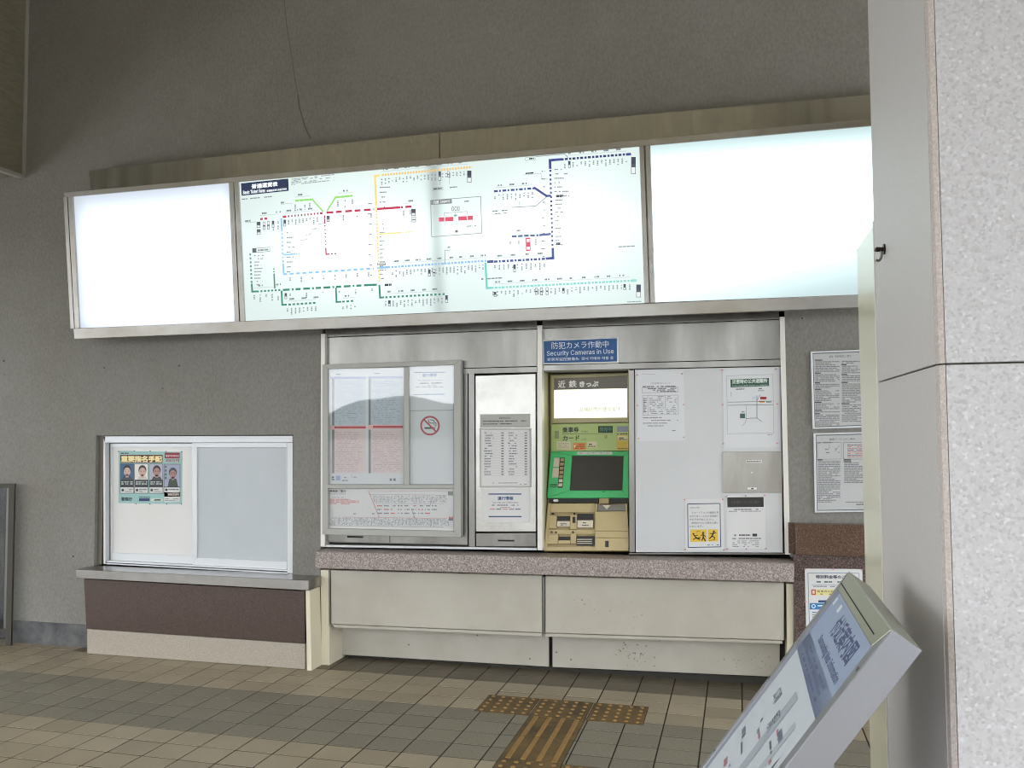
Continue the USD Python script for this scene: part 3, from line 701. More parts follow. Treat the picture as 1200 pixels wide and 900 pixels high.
gp = tm.add('guide_panel', plate(MP, [(646, 497), (736.6, 495.6), (736.6, 528), (646, 528.8)], .02, .03, .001), 'plastic_lightgreen', label='pale green guide panel')
I = Ink(MP, .0204)
I.text('乗車券', (659, 507.2), (678.4, 506.8), 6.6, (44, 54, 46), 36, 1); I.text('Ticket', (681, 507), (688.6, 506.8), 2.4, (80, 90, 70), 24, 0, False)
I.line([(658.4, 508.6), (718, 507.9)], .5, (70, 80, 60)); I.text('カード', (659.4, 516.6), (679, 516.2), 6.2, (44, 54, 46), 36, 1); I.text('Card', (681.4, 516), (687, 515.9), 2.2, (110, 120, 90), 24, 0, False)
I.rect(701, 499.2, 718, 507, (28, 58, 46)); I.rect(650, 505, 655, 514, (136, 146, 104)); I.rect(708.6, 510, 711.6, 514, (150, 150, 90)); I.rect(723, 499.4, 736, 506, (140, 146, 160)); I.greek((723, 508), (736, 507.8), 1.2, (90, 100, 70))
I.rect(722.6, 509.6, 736.4, 527.4, (206, 176, 66)); I.rect(652.4, 517.2, 669, 526.6, (204, 198, 168)); I.rect(671.4, 519, 686.4, 527.2, (204, 138, 74)); I.rect(688.4, 517.4, 699.4, 524.6, (206, 196, 164)); I.up()
I.text('発売中', (702.4, 505.6), (716.6, 505.4), 5, (92, 150, 120), 30, 0); I.rect(724, 510.6, 735.4, 516.6, (214, 206, 160)); I.greek((725.4, 512.6), (734, 512.4), 1.4, (60, 50, 40)); I.greek((725, 514.8), (735, 514.6), 1.0, (90, 70, 50)); I.greek((724, 525.2), (736, 525), 1.2, (120, 96, 40))
for k in range(3): I.greek((654, 519.4 + k * 2.2), (667, 519.2 + k * 2.2), 1.0, (176, 164, 140)); I.greek((674, 520.4 + k * 2.2), (685, 520.2 + k * 2.2), 1.2, (170, 70, 40)); 
I.greek((690, 520), (697, 519.9), 1.4, (60, 60, 50)); I.greek((689, 522.6), (698.6, 522.5), 1.1, (90, 80, 60)); I.disc((673.8, 523), 1.3, (236, 220, 180), 10)
I.add_to(tm, gp, kind='stuff')
bz = tm.add('screen_surround', cat([ring(BZ, [(645.2, 529), (736.6, 528.6), (736.8, 583.4), (641, 583.6)], [(670.3, 533.8), (730.9, 534), (729.2, 574.6), (667.4, 574.6)], .02, .04, .003)]), 'plastic_green', label='bright green screen surround')
tm.add('screen', plate(BZ, [(670.3, 533.8), (730.9, 534), (729.2, 574.6), (667.4, 574.6)], .008, .01), 'screen_black', bz)
tm.add('button_strip', plate(BZ, [(656, 536.4), (662, 536.4), (659.2, 571.6), (653.6, 571.6)], .022, .004), 'slot_black', bz)
for k in range(7):
    y0 = 537 + k * 4.9; sx = -.075 * (y0 - 537)
    tm.add('button', plate(BZ, [(656.8 + sx, y0), (661.2 + sx, y0), (660.9 + sx, y0 + 3.6), (656.5 + sx, y0 + 3.6)], .026, .005, .001), 'key_cream' if k > 4 else 'plastic_beige_dark', bz)
for a in ([(649.4, 536.6), (655.8, 536.6), (655, 547), (648.4, 547)], [(648, 548.4), (655, 548.4), (654.4, 559.4), (647, 559.4)]): tm.add('sticker', plate(BZ, a, .0215, .002), 'key_cream', bz)
I = Ink(BZ, .0212)
I.rect(676.6, 529.4, 717.4, 532.6, (206, 208, 200)); I.up(); I.text('お金を入れる前に行先ボタンを押してください', (678.4, 532), (716, 531.8), 2, (70, 76, 70), 24, 0); I.rect(644.4, 567.4, 652.6, 569, (40, 90, 60)); I.rect(644.4, 570, 652.6, 571, (40, 90, 60)); I.greek((705, 575.8), (716, 575.6), 1.0, (40, 100, 64))
for k in range(4): I.greek((649.4, 538.4 + k * 2.3), (655, 538.4 + k * 2.3), .9, (150, 140, 130)); I.greek((648, 550.4 + k * 2.3), (654, 550.4 + k * 2.3), .9, (150, 140, 130))
I.lay = .0016; I.add_to(tm, bz, kind='stuff')
# coin and note unit
cu = tm.add('payment_unit', plate(PY_, [(642.2, 583.8), (735.6, 583), (736.6, 645.6), (637, 645.6)], -.022, .05), 'plastic_beige_dark', label='beige coin and banknote unit')
def P(name, q, off, th, m, bev=.0012, label=None): tm.add(name, plate(PY_, q, off, th, bev), m, cu, label=label)
P('unit_rim', [(642.4, 589.2), (645, 589.2), (640.6, 645.4), (637, 645.4)], .004, .03, 'plastic_beige')
P('unit_rim', [(640.4, 640.6), (697.2, 640.6), (697.2, 645.5), (640, 645.5)], .004, .03, 'plastic_beige')
P('top_band', [(643.6, 583.8), (701.6, 583.4), (701.4, 589.2), (643, 589.2)], -.002, .02, 'slot_black')
P('top_band', [(714, 583.4), (734.4, 583.3), (734.6, 589.8), (714, 589.8)], -.002, .02, 'slot_black')
P('card_slot', [(702.2, 583.8), (713.6, 583.8), (713.4, 590), (702, 590)], .006, .028, 'plastic_beige_dark')
P('unit_shelf', [(645, 590), (697.2, 590), (697.2, 600.4), (644.4, 600.4)], -.012, .012, 'plastic_beige')
P('slot_mount', [(643.6, 604), (652.4, 604), (652, 619), (642.6, 619)], -.006, .016, 'plastic_beige')
P('slot_mount', [(668.4, 603.4), (676, 603.4), (676, 620), (668, 620)], -.004, .018, 'plastic_beige')
P('note_slot', [(653, 605), (668, 605), (667.8, 610.4), (652.8, 610.4)], -.010, .012, 'slot_black')
P('note_tongue', [(652.8, 610.6), (667.8, 610.6), (667.6, 617.2), (652.5, 617.2)], .002, .024, 'key_cream')
P('card_gate', [(671, 605.8), (674.2, 605.8), (674.2, 612.8), (671, 612.8)], -.002, .004, 'slot_black', .0003)
P('note_slot', [(676.8, 602), (695, 602), (695, 609.4), (676.8, 609.4)], -.010, .012, 'slot_black')
P('note_tongue', [(676.6, 609.6), (695, 609.6), (695, 618.2), (676.4, 618.2)], .004, .026, 'key_cream')
P('unit_shelf', [(642.4, 620.8), (697.2, 620.8), (697.2, 626), (642, 626)], -.012, .012, 'plastic_beige')
P('slot_mount', [(641.8, 626.4), (654, 626.4), (653.6, 637.4), (640.9, 637.4)], -.006, .016, 'plastic_beige')
P('coin_slot', [(655, 629), (668, 629), (667.8, 632.8), (654.8, 632.8)], -.010, .012, 'slot_black')
P('coin_lip', [(654.4, 633.2), (668, 633.2), (667.8, 637), (654, 637)], -.002, .02, 'plastic_beige')
P('slot_mount', [(668.6, 625.6), (675, 625.6), (674.8, 637), (668.4, 637)], -.002, .02, 'plastic_beige')
P('coin_tray', [(676, 628.2), (697, 628.2), (697, 639.4), (675.4, 639.4)], -.016, .006, 'slot_black')
for k in range(3): P('tray_rail', [(676, 631.6 + k * 2.3), (694, 631.6 + k * 2.3), (693.6, 632.6 + k * 2.3), (675.8, 632.6 + k * 2.3)], -.008, .008, 'key_cream', .0005)
P('coin_block', [(697.4, 599.6), (735.2, 599), (736.4, 622), (697.3, 622)], .012, .034, 'plastic_beige')
P('coin_block', [(697.3, 622.3), (736.4, 622.3), (736.5, 630), (697.3, 630)], .014, .036, 'plastic_beige')
P('coin_block', [(697.3, 630.4), (736.5, 630.2), (736.6, 645.4), (697.2, 645.5)], .016, .038, 'plastic_beige')
P('hopper', [(699.4, 591.6), (732.6, 591.2), (733.6, 598.6), (698.4, 599)], -.012, .01, 'steel_dark')
P('hopper_rim', [(697.6, 590.6), (699.8, 590.6), (698.8, 599.6), (697.4, 599.6)], .008, .03, 'plastic_beige')
P('hopper_rim', [(732.6, 590.2), (735, 590.2), (735.2, 599.2), (733.4, 599.2)], .008, .03, 'plastic_beige')
P('hopper_flap', [(706, 592), (716, 592), (711, 597)], -.002, .008, 'key_cream', 0)
P('return_slot', [(709.2, 633.8), (713.2, 633.8), (713.2, 641), (709.2, 641)], .0175, .004, 'slot_black', .0003)
P('oval_button', [(648, 586.4), (649.2, 585), (653.2, 585), (654.6, 586.4), (653.2, 588), (649.2, 588)], .002, .006, 'label_white', .0006)
for u, v in ((648, 602), (673, 602), (646.4, 623.6), (651.4, 623.8), (671.6, 623.8)): P('indicator', [(u - 1, v - 1), (u + 1, v - 1), (u + 1, v + 1), (u - 1, v + 1)], -.008, .006, 'bolt_dark', .0004)
I = Ink(PY_, .0046); I.greek((657, 613), (664, 613), 1.2, (120, 120, 110)); I.greek((657, 615), (664, 615), 1.0, (120, 120, 110)); I.greek((683, 612), (689, 612), 1.2, (90, 90, 84)); I.greek((682, 615), (690, 615), 1.2, (90, 90, 84)); I.add_to(tm, cu, kind='stuff')
tm.done()

# ------------------------------------------------------------------ timetable board
tb = Thing('timetable_board', 'grey framed display board with three glazed windows at the left of the steel front', 'notice board')
BRD = Y(5.215)
O = [(377.6, 427.2), (539.4, 421.6), (539.8, 629.8), (377.4, 626.4)]
WL = [(384, 432.4), (473.2, 430.6), (473.4, 568), (384, 568.2)]
WR = [(478.6, 429.6), (531.9, 427.6), (532, 568.2), (478.8, 568.2)]
WB = [(384.2, 572.4), (532, 572.2), (532, 622.6), (384.2, 619.4)]
def bar(q, bev=.002): return plate(BRD, q, .012, .052, bev)
tb.add('frame', cat([bar([O[0], O[1], (WR[1][0], WR[1][1]), WL[0]]), bar([O[1], O[2], WB[2], WR[1]]), bar([O[2], O[3], WB[3], WB[2]]), bar([O[3], O[0], WL[0], WB[3]])]), 'board_grey')
tb.add('divider', bar([WL[1], WR[0], WR[3], WL[2]]), 'board_grey')
tb.add('divider', bar([WL[3], WR[2], WB[1], WB[0]]), 'board_grey')
tb.add('back', plate(BRD, [(379, 428.5), (538, 423), (538, 628), (379, 625)], -.022, .016), 'board_grey')
for q in (WL, WR, WB): tb.add('pane', plate(BRD, q, .004, .003), 'glass', label='clear glazing reflecting the forecourt')
tb.done()
S = -.018
t = Thing('timetable_sheet', 'train timetable sheet in two columns with red bands behind glass', 'timetable')
t.add('sheet', plate(BRD, [(385.6, 433.6), (472.4, 431.6), (472.6, 567), (385.6, 567)], S, .002), 'paper_cool')
I = Ink(BRD, S + .0004)
for a, b in ((392, 428.6), (435, 472)):
    I.rect(a, 443, b, 499.6, (188, 198, 212)); I.rect(a, 503.4, b, 554.6, (212, 196, 198))
for a, b in ((389.2, 391.8), (431.8, 434.6)):
    I.rect(a, 443, b, 499.6, (112, 118, 130)); I.rect(a, 503.4, b, 554.6, (120, 116, 120))
I.up()
I.rect(387, 441.4, 429, 444, (150, 150, 196)); I.rect(431, 441, 472.4, 443.4, (146, 150, 194)); I.rect(386, 498.6, 429.4, 503.2, (226, 176, 180)); I.rect(431, 498, 472.4, 502.8, (226, 176, 180)); I.up()
I.rect(392, 499.6, 428.6, 502, (176, 46, 62)); I.rect(437, 499, 472, 501.6, (176, 50, 66)); I.text('土休日', (393.2, 501.6), (399.4, 501.6), 1.7, (236, 210, 210), 22, 0)
for k in range(44):
    y = 446 + k * 2.5
    if 497 < y < 504 or y > 553: continue
    c = (166, 176, 192) if y < 500 else (196, 168, 172)
    for a, b in ((392.4, 428), (435.4, 471.4)):
        I.line([(a, y), (b, y)], .3, c); I.greek((a + .8, y + .5), (b - random.uniform(1, 12), y + .5), 1.0, (158, 168, 182) if y < 500 else (186, 166, 170), .6, (1.2, 2.2))
I.greek((394, 438), (404, 437.8), 1.4, (110, 116, 140)); I.greek((434, 437), (446, 436.8), 1.4, (110, 116, 140)); I.rect(393.6, 557.4, 399, 563, (150, 160, 196)); I.greek((389, 558.4), (392, 558.4), 1.6, (70, 74, 84)); I.greek((389, 561), (392, 561), 1.6, (70, 74, 84)); I.greek((401, 559), (406, 559), 1.2, (110, 114, 124)); I.greek((401, 562.4), (408, 562.4), 1.2, (110, 114, 124)); I.rect(456.6, 560.6, 459.4, 563.6, (96, 104, 124)); I.rect(461, 560.6, 463.8, 563.6, (96, 104, 124)); I.greek((466, 560), (471, 560), 1.6, (110, 120, 140)); I.line([(412, 556), (412, 560)], .4, (120, 120, 126)); I.greek((414, 558.6), (418, 558.6), 1, (120, 120, 126))
I.add_to(t); t.done()
t = Thing('train_information_sheet', 'train service information notice in plastic film, top right window of the grey board', 'notice')
t.add('sheet', plate(BRD, [(480, 430.6), (530.6, 428.8), (530.8, 480), (480, 481)], S, .002), 'paper_cool')
I = Ink(BRD, S + .0004)
BL = (52, 84, 150)
I.line([(485.4, 436.6), (521.6, 436.2)], .9, BL); I.text('運行情報', (494.6, 441.9), (511.8, 441.3), 4, BL, 30, 1); I.text('Train Service Information', (488.6, 446.8), (519, 446.2), 2, (84, 92, 112), 24, 0, False); I.greek((488.6, 448.6), (518, 448), 1.4, (96, 104, 124)); I.greek((496, 451.2), (512, 450.8), 1, (160, 120, 110))
for k in range(5): I.rect(487 + k * 6.9, 453.2, 491.8 + k * 6.9, 454, (84, 92, 110))
I.line([(484.8, 462.4), (521.4, 462)], .9, BL); I.add_to(t); t.done()
t = Thing('no_smoking_sign', 'round red no smoking sign behind glass below the information notice', 'sign')
t.add('sheet', plate(BRD, [(480, 482), (530.8, 481), (531, 567), (480, 567)], S, .002), 'paper_cool')
I = Ink(BRD, S + .0004)
c0 = (503.9, 498.8); DK = (50, 54, 60); RD = (176, 56, 76)
I.rect(497.4, 500.6, 508.6, 502.6, DK); I.rect(509.2, 500.6, 510, 502.6, DK); I.line([(502, 491.4), (502.4, 494.6), (505, 496), (508, 495.6), (509, 498)], .8, DK); I.line([(504.4, 492), (507.8, 492.4), (509.4, 495), (511, 495.8), (510.8, 499.6)], .8, DK); I.up()
I.circle(c0, 11.5, 2.1, RD); I.line([(c0[0] - 7.2, c0[1] - 7.2), (c0[0] + 7.2, c0[1] + 7.2)], 1.9, RD); I.add_to(t); t.done()
t = Thing('stop_guide_sheet', 'wide stopping station guide sheet in the bottom window of the grey board', 'poster')
t.add('sheet', plate(BRD, [(385, 573), (531.4, 572.8), (531.4, 622), (385, 618.8)], S, .002), 'paper')
I = Ink(BRD, S + .0004)
I.text('停車駅ご案内', (386.4, 577), (405.2, 577), 2.9, (40, 40, 46), 28, 1); I.text('Stopping stations', (386.6, 579.6), (405, 579.6), 1.7, (70, 70, 78), 22, 0, False); I.greek((389, 582.4), (403, 582.6), .8, (150, 140, 144))
for k in range(4): I.greek((386.4, 584.4 + k * 1.7), (410 + 11 * (k in (1, 2)), 584.8 + k * 1.7), 1.2, (200, 130, 134), .95, (3, 8))
I.line([(431.6, 575), (444.4, 606)], 1, (206, 150, 150)); I.line([(432, 575), (524, 576)], .5, (206, 160, 160)); I.line([(432.4, 579.4), (524, 580.2)], .5, (180, 150, 150)); I.line([(402, 606), (524, 607.6)], .6, (206, 150, 150)); I.line([(484, 605), (487, 607.4)], .7, (150, 130, 130)); I.line([(482, 596), (486, 606.6)], .7, (170, 140, 140)); I.line([(507, 582), (503.5, 594)], .7, (170, 150, 150))
for k in range(66):
    x = 437 + k * 1.32
    if x < 524:
        y = 580.6
        while y < 588.6:
            g = random.uniform(.7, 1.7)
            if random.random() < .62: I.rect(x, y, x + .7, y + g * .8, (132, 136, 150))
            y += g
for k in range(106):
    x = 386.5 + k * 1.32
    if x < 526:
        y = 606.5 + (x - 386) * .012
        while y < 614.6 + (x - 386) * .012:
            g = random.uniform(.7, 1.7)
            if random.random() < .62: I.rect(x, y, x + .7, y + g * .8, (132, 136, 150))
            y += g
I.line([(386, 615.8), (520, 618)], .4, (110, 114, 140)); I.line([(440, 590), (520, 590.6)], .35, (140, 140, 150))
for k in range(26): I.greek((442 + (k % 9) * 8, 592 + (k // 9) * 4.4), (448 + (k % 9) * 8, 592.1 + (k // 9) * 4.4), 1.3, (110, 112, 124) if k % 5 else (190, 80, 90), .8, (1, 2.6))
for x in (414, 424, 436): I.greek((x, 601.4), (x + 3.4, 601.4), 1.2, (120, 120, 130))
I.rect(525, 575.8, 530.8, 580.6, (110, 124, 108)); I.rect(526, 605.6, 531, 607.2, (206, 100, 90)); I.rect(526, 607.2, 531, 610, (110, 100, 110)); I.add_to(t); t.done()

# notices on the steel door
t = Thing('fare_table', 'framed fare list sheet on the steel door, grey heading strip on top', 'notice')
t.add('heading', plate(FAC, [(562.7, 485.6), (621, 484.9), (621, 500.8), (562.7, 501.6)], .008, .004, .0006), 'board_grey')
t.add('sheet', plate(FAC, [(563.4, 503.6), (620.4, 503.2), (620.6, 569.6), (563.6, 569.8)], .0065, .002), 'paper')
t.add('frame', ring(FAC, [(561.9, 502.2), (622, 501.6), (622.2, 571), (562.2, 571.4)], [(563.4, 503.6), (620.4, 503.2), (620.6, 569.6), (563.6, 569.8)], .011, .007, .001), 'board_grey')
I = Ink(FAC, .0084)
I.text('回数券運賃表', (585, 491.2), (598, 491), 2.3, (60, 60, 62), 24, 0); I.greek((566, 493.2), (617, 492.6), 1.1, (80, 80, 84)); I.greek((566, 496.4), (600, 496), 1.1, (80, 80, 84)); I.lay = -.0015
for k in range(17):
    y = 506.6 + k * 3.05
    for a, b in ((567, 591), (595, 618.4)): I.greek((a + random.uniform(0, 2), y), (a + random.uniform(7, 12), y), 1.1, (120, 122, 128)); I.line([(a, y + 2.1), (b, y + 2)], .25, (176, 178, 182)); I.rect(b - 3.6, y, b - .8, y + 1.2, (96, 98, 106))
I.greek((577, 565.6), (607, 565.4), .9, (140, 140, 144)); I.greek((609, 567.2), (618, 567), .9, (140, 140, 144)); I.add_to(t, kind='stuff'); t.done()
t = Thing('train_information_card', 'small white train service information card under the fare list', 'notice')
t.add('card', plate(FAC, [(564.6, 572.2), (620.8, 571.8), (621, 608.6), (619, 612.2), (567, 612.6), (564.8, 609.4)], .0075, .003, .0006), 'paper')
I = Ink(FAC, .0078)
BL2 = (58, 82, 130)
I.rect(572.4, 578.2, 611, 579.7, BL2); I.text('運行情報', (583, 586.2), (601.6, 586.1), 4.4, BL2, 32, 1); I.text('Train Service Information', (576.4, 590), (607.4, 589.9), 2.3, (90, 98, 116), 26, 0, False); I.greek((576.4, 591.4), (607.6, 591.4), 1.2, (110, 116, 130)); I.greek((586, 594), (598, 594), .8, (160, 130, 120)); I.rect(572.6, 604.7, 611, 606.1, BL2)
for k, c in enumerate(((200, 110, 110), (70, 76, 96), (190, 120, 116), (110, 110, 120), (60, 66, 96))): I.rect(574 + k * 7.5, 596.2, 580 + k * 7.5, 597.2, c)
I.add_to(t); t.done()

# ------------------------------------------------------------------ white blanking board and its notices
WBD = Y(5.256)
single('blanking_board', plate(WBD, [(744, 433.2), (914.4, 429.6), (917.4, 647.6), (745, 647.2)], 0, .03, .0015), 'white_board', 'big plain white board closing the bay right of the ticket machine', 'board')
def pinned(name, label, q, pins, draw, m='paper', pm='pin_pink', pl=WBD, off=.0022, th=.0012):
    t = Thing(name, label, 'notice')
    t.add('sheet', plate(pl, q, off, th), m)
    I = Ink(pl, off + .0003); draw(I); I.add_to(t, kind='stuff')
    for u, v in pins: t.add('pin', pin(pl, u, v, off), pm)
    t.done()
K = (140, 140, 147); KD = (106, 106, 112)
def d1(I):
    I.text('ご利用案内について', (762, 450.2), (785.4, 449.8), 2, K, 24, 0); I.line([(752, 438.6), (768, 438.2)], .4, (150, 150, 156)); I.greek((753, 452.6), (792, 452), 1.3, KD)
    I.frame([(752.4, 454.4), (794.6, 453.6), (794.8, 459.6), (752.6, 460.2)], .4, K)
    for k in range(3): I.greek((759 + 6 * (k > 0), 455 + k * 1.7), (793, 454.6 + k * 1.7), 1.1, KD, .7)
    I.frame([(753, 463.6), (794.4, 463), (795, 485.4), (753.4, 486.4)], .4, (140, 140, 146)); I.line([(759, 463.6), (759.3, 486)], .4, (140, 140, 146)); I.line([(779.6, 463), (779.9, 481)], .5, K)
    for k in range(10): I.greek((754, 464.4 + k * 2.2), (758, 464.4 + k * 2.2), 1.1, KD, .6); I.greek((761, 464.2 + k * 2.2), (778, 464.1 + k * 2.2), 1.0, K, .55); I.greek((781, 464 + k * 2.2), (793, 463.9 + k * 2.2), 1.0, K, .6)
    for k, e in enumerate((776, 795, 787, 778)): I.greek((753.4, 489 + k * 3.2), (e, 488.8 + k * 3.2), 1.1, K, .92, (3, 8))
    I.greek((787.6, 504), (795.6, 503.9), .9, KD)
pinned('line_notice', 'pale paper notice with a small table, upper left on the white board', [(745.6, 435), (801, 433.8), (803.4, 516.2), (747, 517)], [(746.9, 439.4), (799.2, 437.9), (747, 475.3), (801.2, 474.2), (748.3, 513.8), (801.5, 512.5)], d1, 'sheet_sleeve')
def d2(I):
    I.frame([(851.6, 440.4), (905.8, 438.8), (906.6, 507.6), (852.4, 508.2)], .4, (150, 152, 156)); I.poly([(856, 444.8), (901, 443), (901.2, 452.4), (856.2, 454)], (44, 86, 70)); I.up()
    I.text('災害時の公共避難所', (858, 450), (899.4, 448.4), 5, (214, 226, 220), 36, 1); I.text('Public evacuation shelter in a disaster', (858, 453.2), (899.6, 451.8), 1.7, (190, 206, 198), 22, 0, False)
    I.greek((862.6, 455.6), (872.6, 455.2), 1.3, KD); I.greek((886, 455), (897, 454.6), 1.3, KD); I.greek((888, 457.4), (896, 457.2), .9, K)
    I.line([(853, 471.4), (905.6, 470)], .7, (140, 142, 148)); I.line([(852.6, 475), (906, 474.2)], .7, (120, 122, 128)); I.line([(874.2, 475), (874.4, 490.4)], .5, K); I.line([(887, 463.4), (887, 490)], .8, (124, 126, 132)); I.line([(874.4, 490.4), (887.2, 489.8), (892.4, 494)], .7, (120, 122, 130)); I.line([(874.4, 490.6), (873.6, 495), (869.6, 499.4)], .5, K); I.line([(887, 470), (890.6, 462.4)], .7, (150, 152, 160))
    I.rect(891, 465, 898.2, 468, (168, 44, 54)); I.rect(889.8, 469.6, 896, 472, (224, 170, 110)); I.rect(881.4, 464.6, 886, 467.6, (190, 200, 226)); I.rect(867.2, 484.6, 873, 490, (66, 96, 88)); I.greek((869, 482.2), (873, 482.2), 1.1, KD); I.greek((853.4, 469.2), (857.6, 469.2), 1.1, K); I.greek((898, 470.6), (904, 470.4), 1.2, KD); I.line([(856.8, 459), (857, 465)], .5, K); I.greek((899, 509), (906, 508.8), .8, K)
pinned('shelter_map', 'evacuation shelter map with dark green heading, upper right on the white board', [(847, 432.6), (913, 431), (914.4, 524), (848, 525.4)], [(846.4, 434), (909.5, 432.2), (846.8, 474.3), (910.6, 473.5), (847.6, 519.8), (910.8, 519.4)], d2, 'sheet_sleeve')
t = Thing('steel_plate', 'blank brushed steel plate screwed to the white board between two notices', 'plate')
t.add('plate', plate(WBD, [(846.9, 529.8), (916.2, 529), (916.8, 577.4), (847.2, 577.6)], .008, .0075, .0012), 'steel_plate')
for q in ([(873.8, 539.4), (893, 539.4), (893, 542.2), (873.8, 542.2)], [(876, 571.2), (886.8, 571.2), (886.8, 573.6), (876, 573.6)]):
    lp = t.add('label', plate(WBD, q, .0086, .0007), 'label_white', label='narrow white adhesive label')
    I = Ink(WBD, .0088); I.greek((q[0][0] + .8, q[0][1] + .8), (q[1][0] - 1, q[1][1] + .8), 1.2, (60, 60, 64)); I.add_to(t, lp, name='lettering')
t.add('screw', pin(WBD, 881.2, 553.8, .008, .006, .003), 'steel_bright'); t.done()
def d3(I):
    q = [(805.8, 590.6), (843.8, 590), (844.6, 640.8), (806.4, 641.6)]
    I.frame(q, 1.0, (66, 82, 112))
    I.text('お客様へお願い', (808.4, 596), (820.4, 595.8), 2, KD, 24, 0)
    for k, s in enumerate(('　スマートフォンの画面を見', 'ながら歩くことは大変危険で', 'すのでおやめください。', '　駅構内でのご注意をお願い', 'いたします。')):
        w_ = len(s.strip('　')) * 2.62; a = 808 + 2.6 * s.startswith('　')
        I.text(s.strip('　'), (a, 602.1 + k * 4), (a + w_, 601.9 + k * 4), 2.5, (70, 72, 82), 24, 0)
    Yl = (222, 184, 66)
    I.rect(809, 620.6, 828, 635, Yl, -.01); I.rect(829.4, 620.4, 841.2, 634.6, Yl, -.01); I.up(); D = (40, 36, 30)
    I.disc((812.6, 625.6), 1.1, D, 10); I.line([(813.2, 627), (816, 630.4), (820, 632)], 1.4, D); I.line([(813.4, 628), (818, 627.2)], .8, D); I.line([(816, 630.4), (812, 632.4)], 1.1, D); I.line([(816.6, 630.8), (821, 629.6)], 1, D)
    I.disc((824, 624.4), 1.2, D, 10); I.line([(824, 625.8), (824.2, 629.6), (826.4, 633.6)], 1.4, D); I.line([(824.2, 629.4), (822.4, 633.8)], 1.2, D); I.line([(821.6, 627.4), (824, 626.4), (827, 628.8)], .9, D); I.line([(816, 624), (818, 622.4), (820.4, 623)], .5, D)
    I.disc((836.6, 623), 1.2, D, 10); I.line([(836, 624.4), (834.4, 628.4), (831.6, 631)], 1.3, D); I.line([(834.6, 628), (837.4, 630), (837, 632.6)], 1.1, D); I.line([(832, 625), (835.6, 625.6), (839, 624.4)], .9, D); I.line([(830.6, 633.4), (836, 632.8)], .5, D)
    I.greek((829, 638.2), (843, 638), .9, (90, 110, 150))
pinned('smartphone_notice', 'notice with two yellow warning pictograms, lowest left on the white board', [(803, 585), (847.6, 584.4), (848.4, 644.4), (803.2, 644.8)], [(802.4, 585.6), (847, 585.2), (802.8, 643.8), (848.2, 644.4)], d3)
def d4(I):
    I.poly([(852.2, 583), (894.8, 582.4), (895, 594), (852.4, 594.6)], (46, 44, 44)); I.up(); I.text('お客様サービスのご案内', (857, 590.4), (890, 589.8), 3.6, (84, 78, 78), 28, 0); I.greek((853.4, 596.6), (894, 596.2), 1.2, KD); I.greek((854, 598.8), (892, 598.5), 1.0, K)
    I.greek((858.6, 626.4), (863, 626.4), 1.8, KD); I.greek((866, 626.2), (879.4, 626.2), 1.8, KD); I.rect(881.8, 625.4, 887.2, 628.6, (46, 46, 50)); I.greek((855, 630.6), (893.6, 630.4), 1.2, KD)
    for k in range(4): I.greek((858.4, 633.4 + k * 2.2), (875, 633.4 + k * 2.2), 1.0, K, .6, (1, 3)); I.greek((876.4, 633.4 + k * 2.2), (889.4, 633.3 + k * 2.2), 1.0, K, .7, (1, 3))
pinned('service_notice', 'notice with a black heading block, lowest right on the white board', [(851, 580.6), (896.6, 580), (897.4, 643), (851.6, 643.6)], [(851.6, 581.6), (874, 581), (896, 580.7), (852.4, 643.4), (874.6, 643.4), (897.6, 643)], d4)

# ------------------------------------------------------------------ granite counter and cream base
GF = Y(5.12)
single('granite_counter', cat([plate(GF, [(369.3, 646.2), (930.6, 660.4), (930.6, 682.6), (369.3, 666)], 0, .185, .004)]), 'granite_pink', 'long speckled pink granite counter ledge under the steel front', 'counter')
cbase = Thing('counter_base', 'cream painted panel base below the granite counter', 'counter base')
UP, LP = Y(5.225), Y(5.43)
cbase.add('upper_panel', plate(UP, [(387.4, 668), (635, 674.4), (635.2, 741.6), (388, 731.4)], 0, .03, .004), 'cream_panel')
cbase.add('upper_panel', plate(UP, [(639, 675), (918.6, 682.8), (918.6, 750.6), (639, 741.8)], 0, .03, .004), 'cream_panel')
cbase.add('panel_lip', plate(UP, [(389, 731.8), (635, 742), (635, 746), (392, 735.4)], -.012, .03, .002), 'cream_panel')
cbase.add('panel_lip', plate(UP, [(639, 742.2), (917, 751), (917, 754.6), (639, 746.2)], -.012, .03, .002), 'cream_panel')
cbase.add('hinge', plate(UP, [(635.9, 676), (638.2, 676), (638.4, 743), (636.2, 743)], -.002, .012, .001), 'steel_dark')
cbase.add('hinge', plate(UP, [(385.9, 669), (387, 669), (387.6, 732), (386.4, 732)], -.004, .012), 'steel_dark')
cbase.add('lower_panel', plate(LP, [(400.6, 728), (643, 740), (643, 781.4), (400.6, 767.2)], 0, .02, .002), 'cream_panel')
cbase.add('lower_panel', plate(LP, [(647.4, 740), (914, 750), (913.6, 793.4), (647.4, 781.7)], 0, .02, .002), 'cream_panel')
PO = Y(5.238)
for q in ([(375.6, 668), (385.3, 668), (385.6, 780), (376.4, 780.2)], [(921.4, 684), (930, 684), (930, 803), (922.4, 803)]):
    a = PO.uv(np.array([PO.at(*p) for p in q])); a[2:, 1] = 0
    cbase.add('end_post', plate_st(PO, a, 0, .26, .003), 'cream_post')
xa, xb_ = X(387, 700, 5.3), X(921, 700, 5.3)
cbase.add('back_board', box(xa, xb_, 5.475, 5.54, .0, .66), 'cabinet_dark')
I = Ink(UP, .0004)
def specks(I, cx, cy, sx, sy, n, r=(.35, 1.0)):
    for _ in range(n):
        I.disc((random.gauss(cx, sx), random.gauss(cy, sy)), random.uniform(*r), (126, 116, 104), 7)
for _ in range(20):
    x = random.uniform(660, 760); I.disc((x, random.uniform(700, 738)), random.uniform(.35, .9), (150, 140, 128), 7)
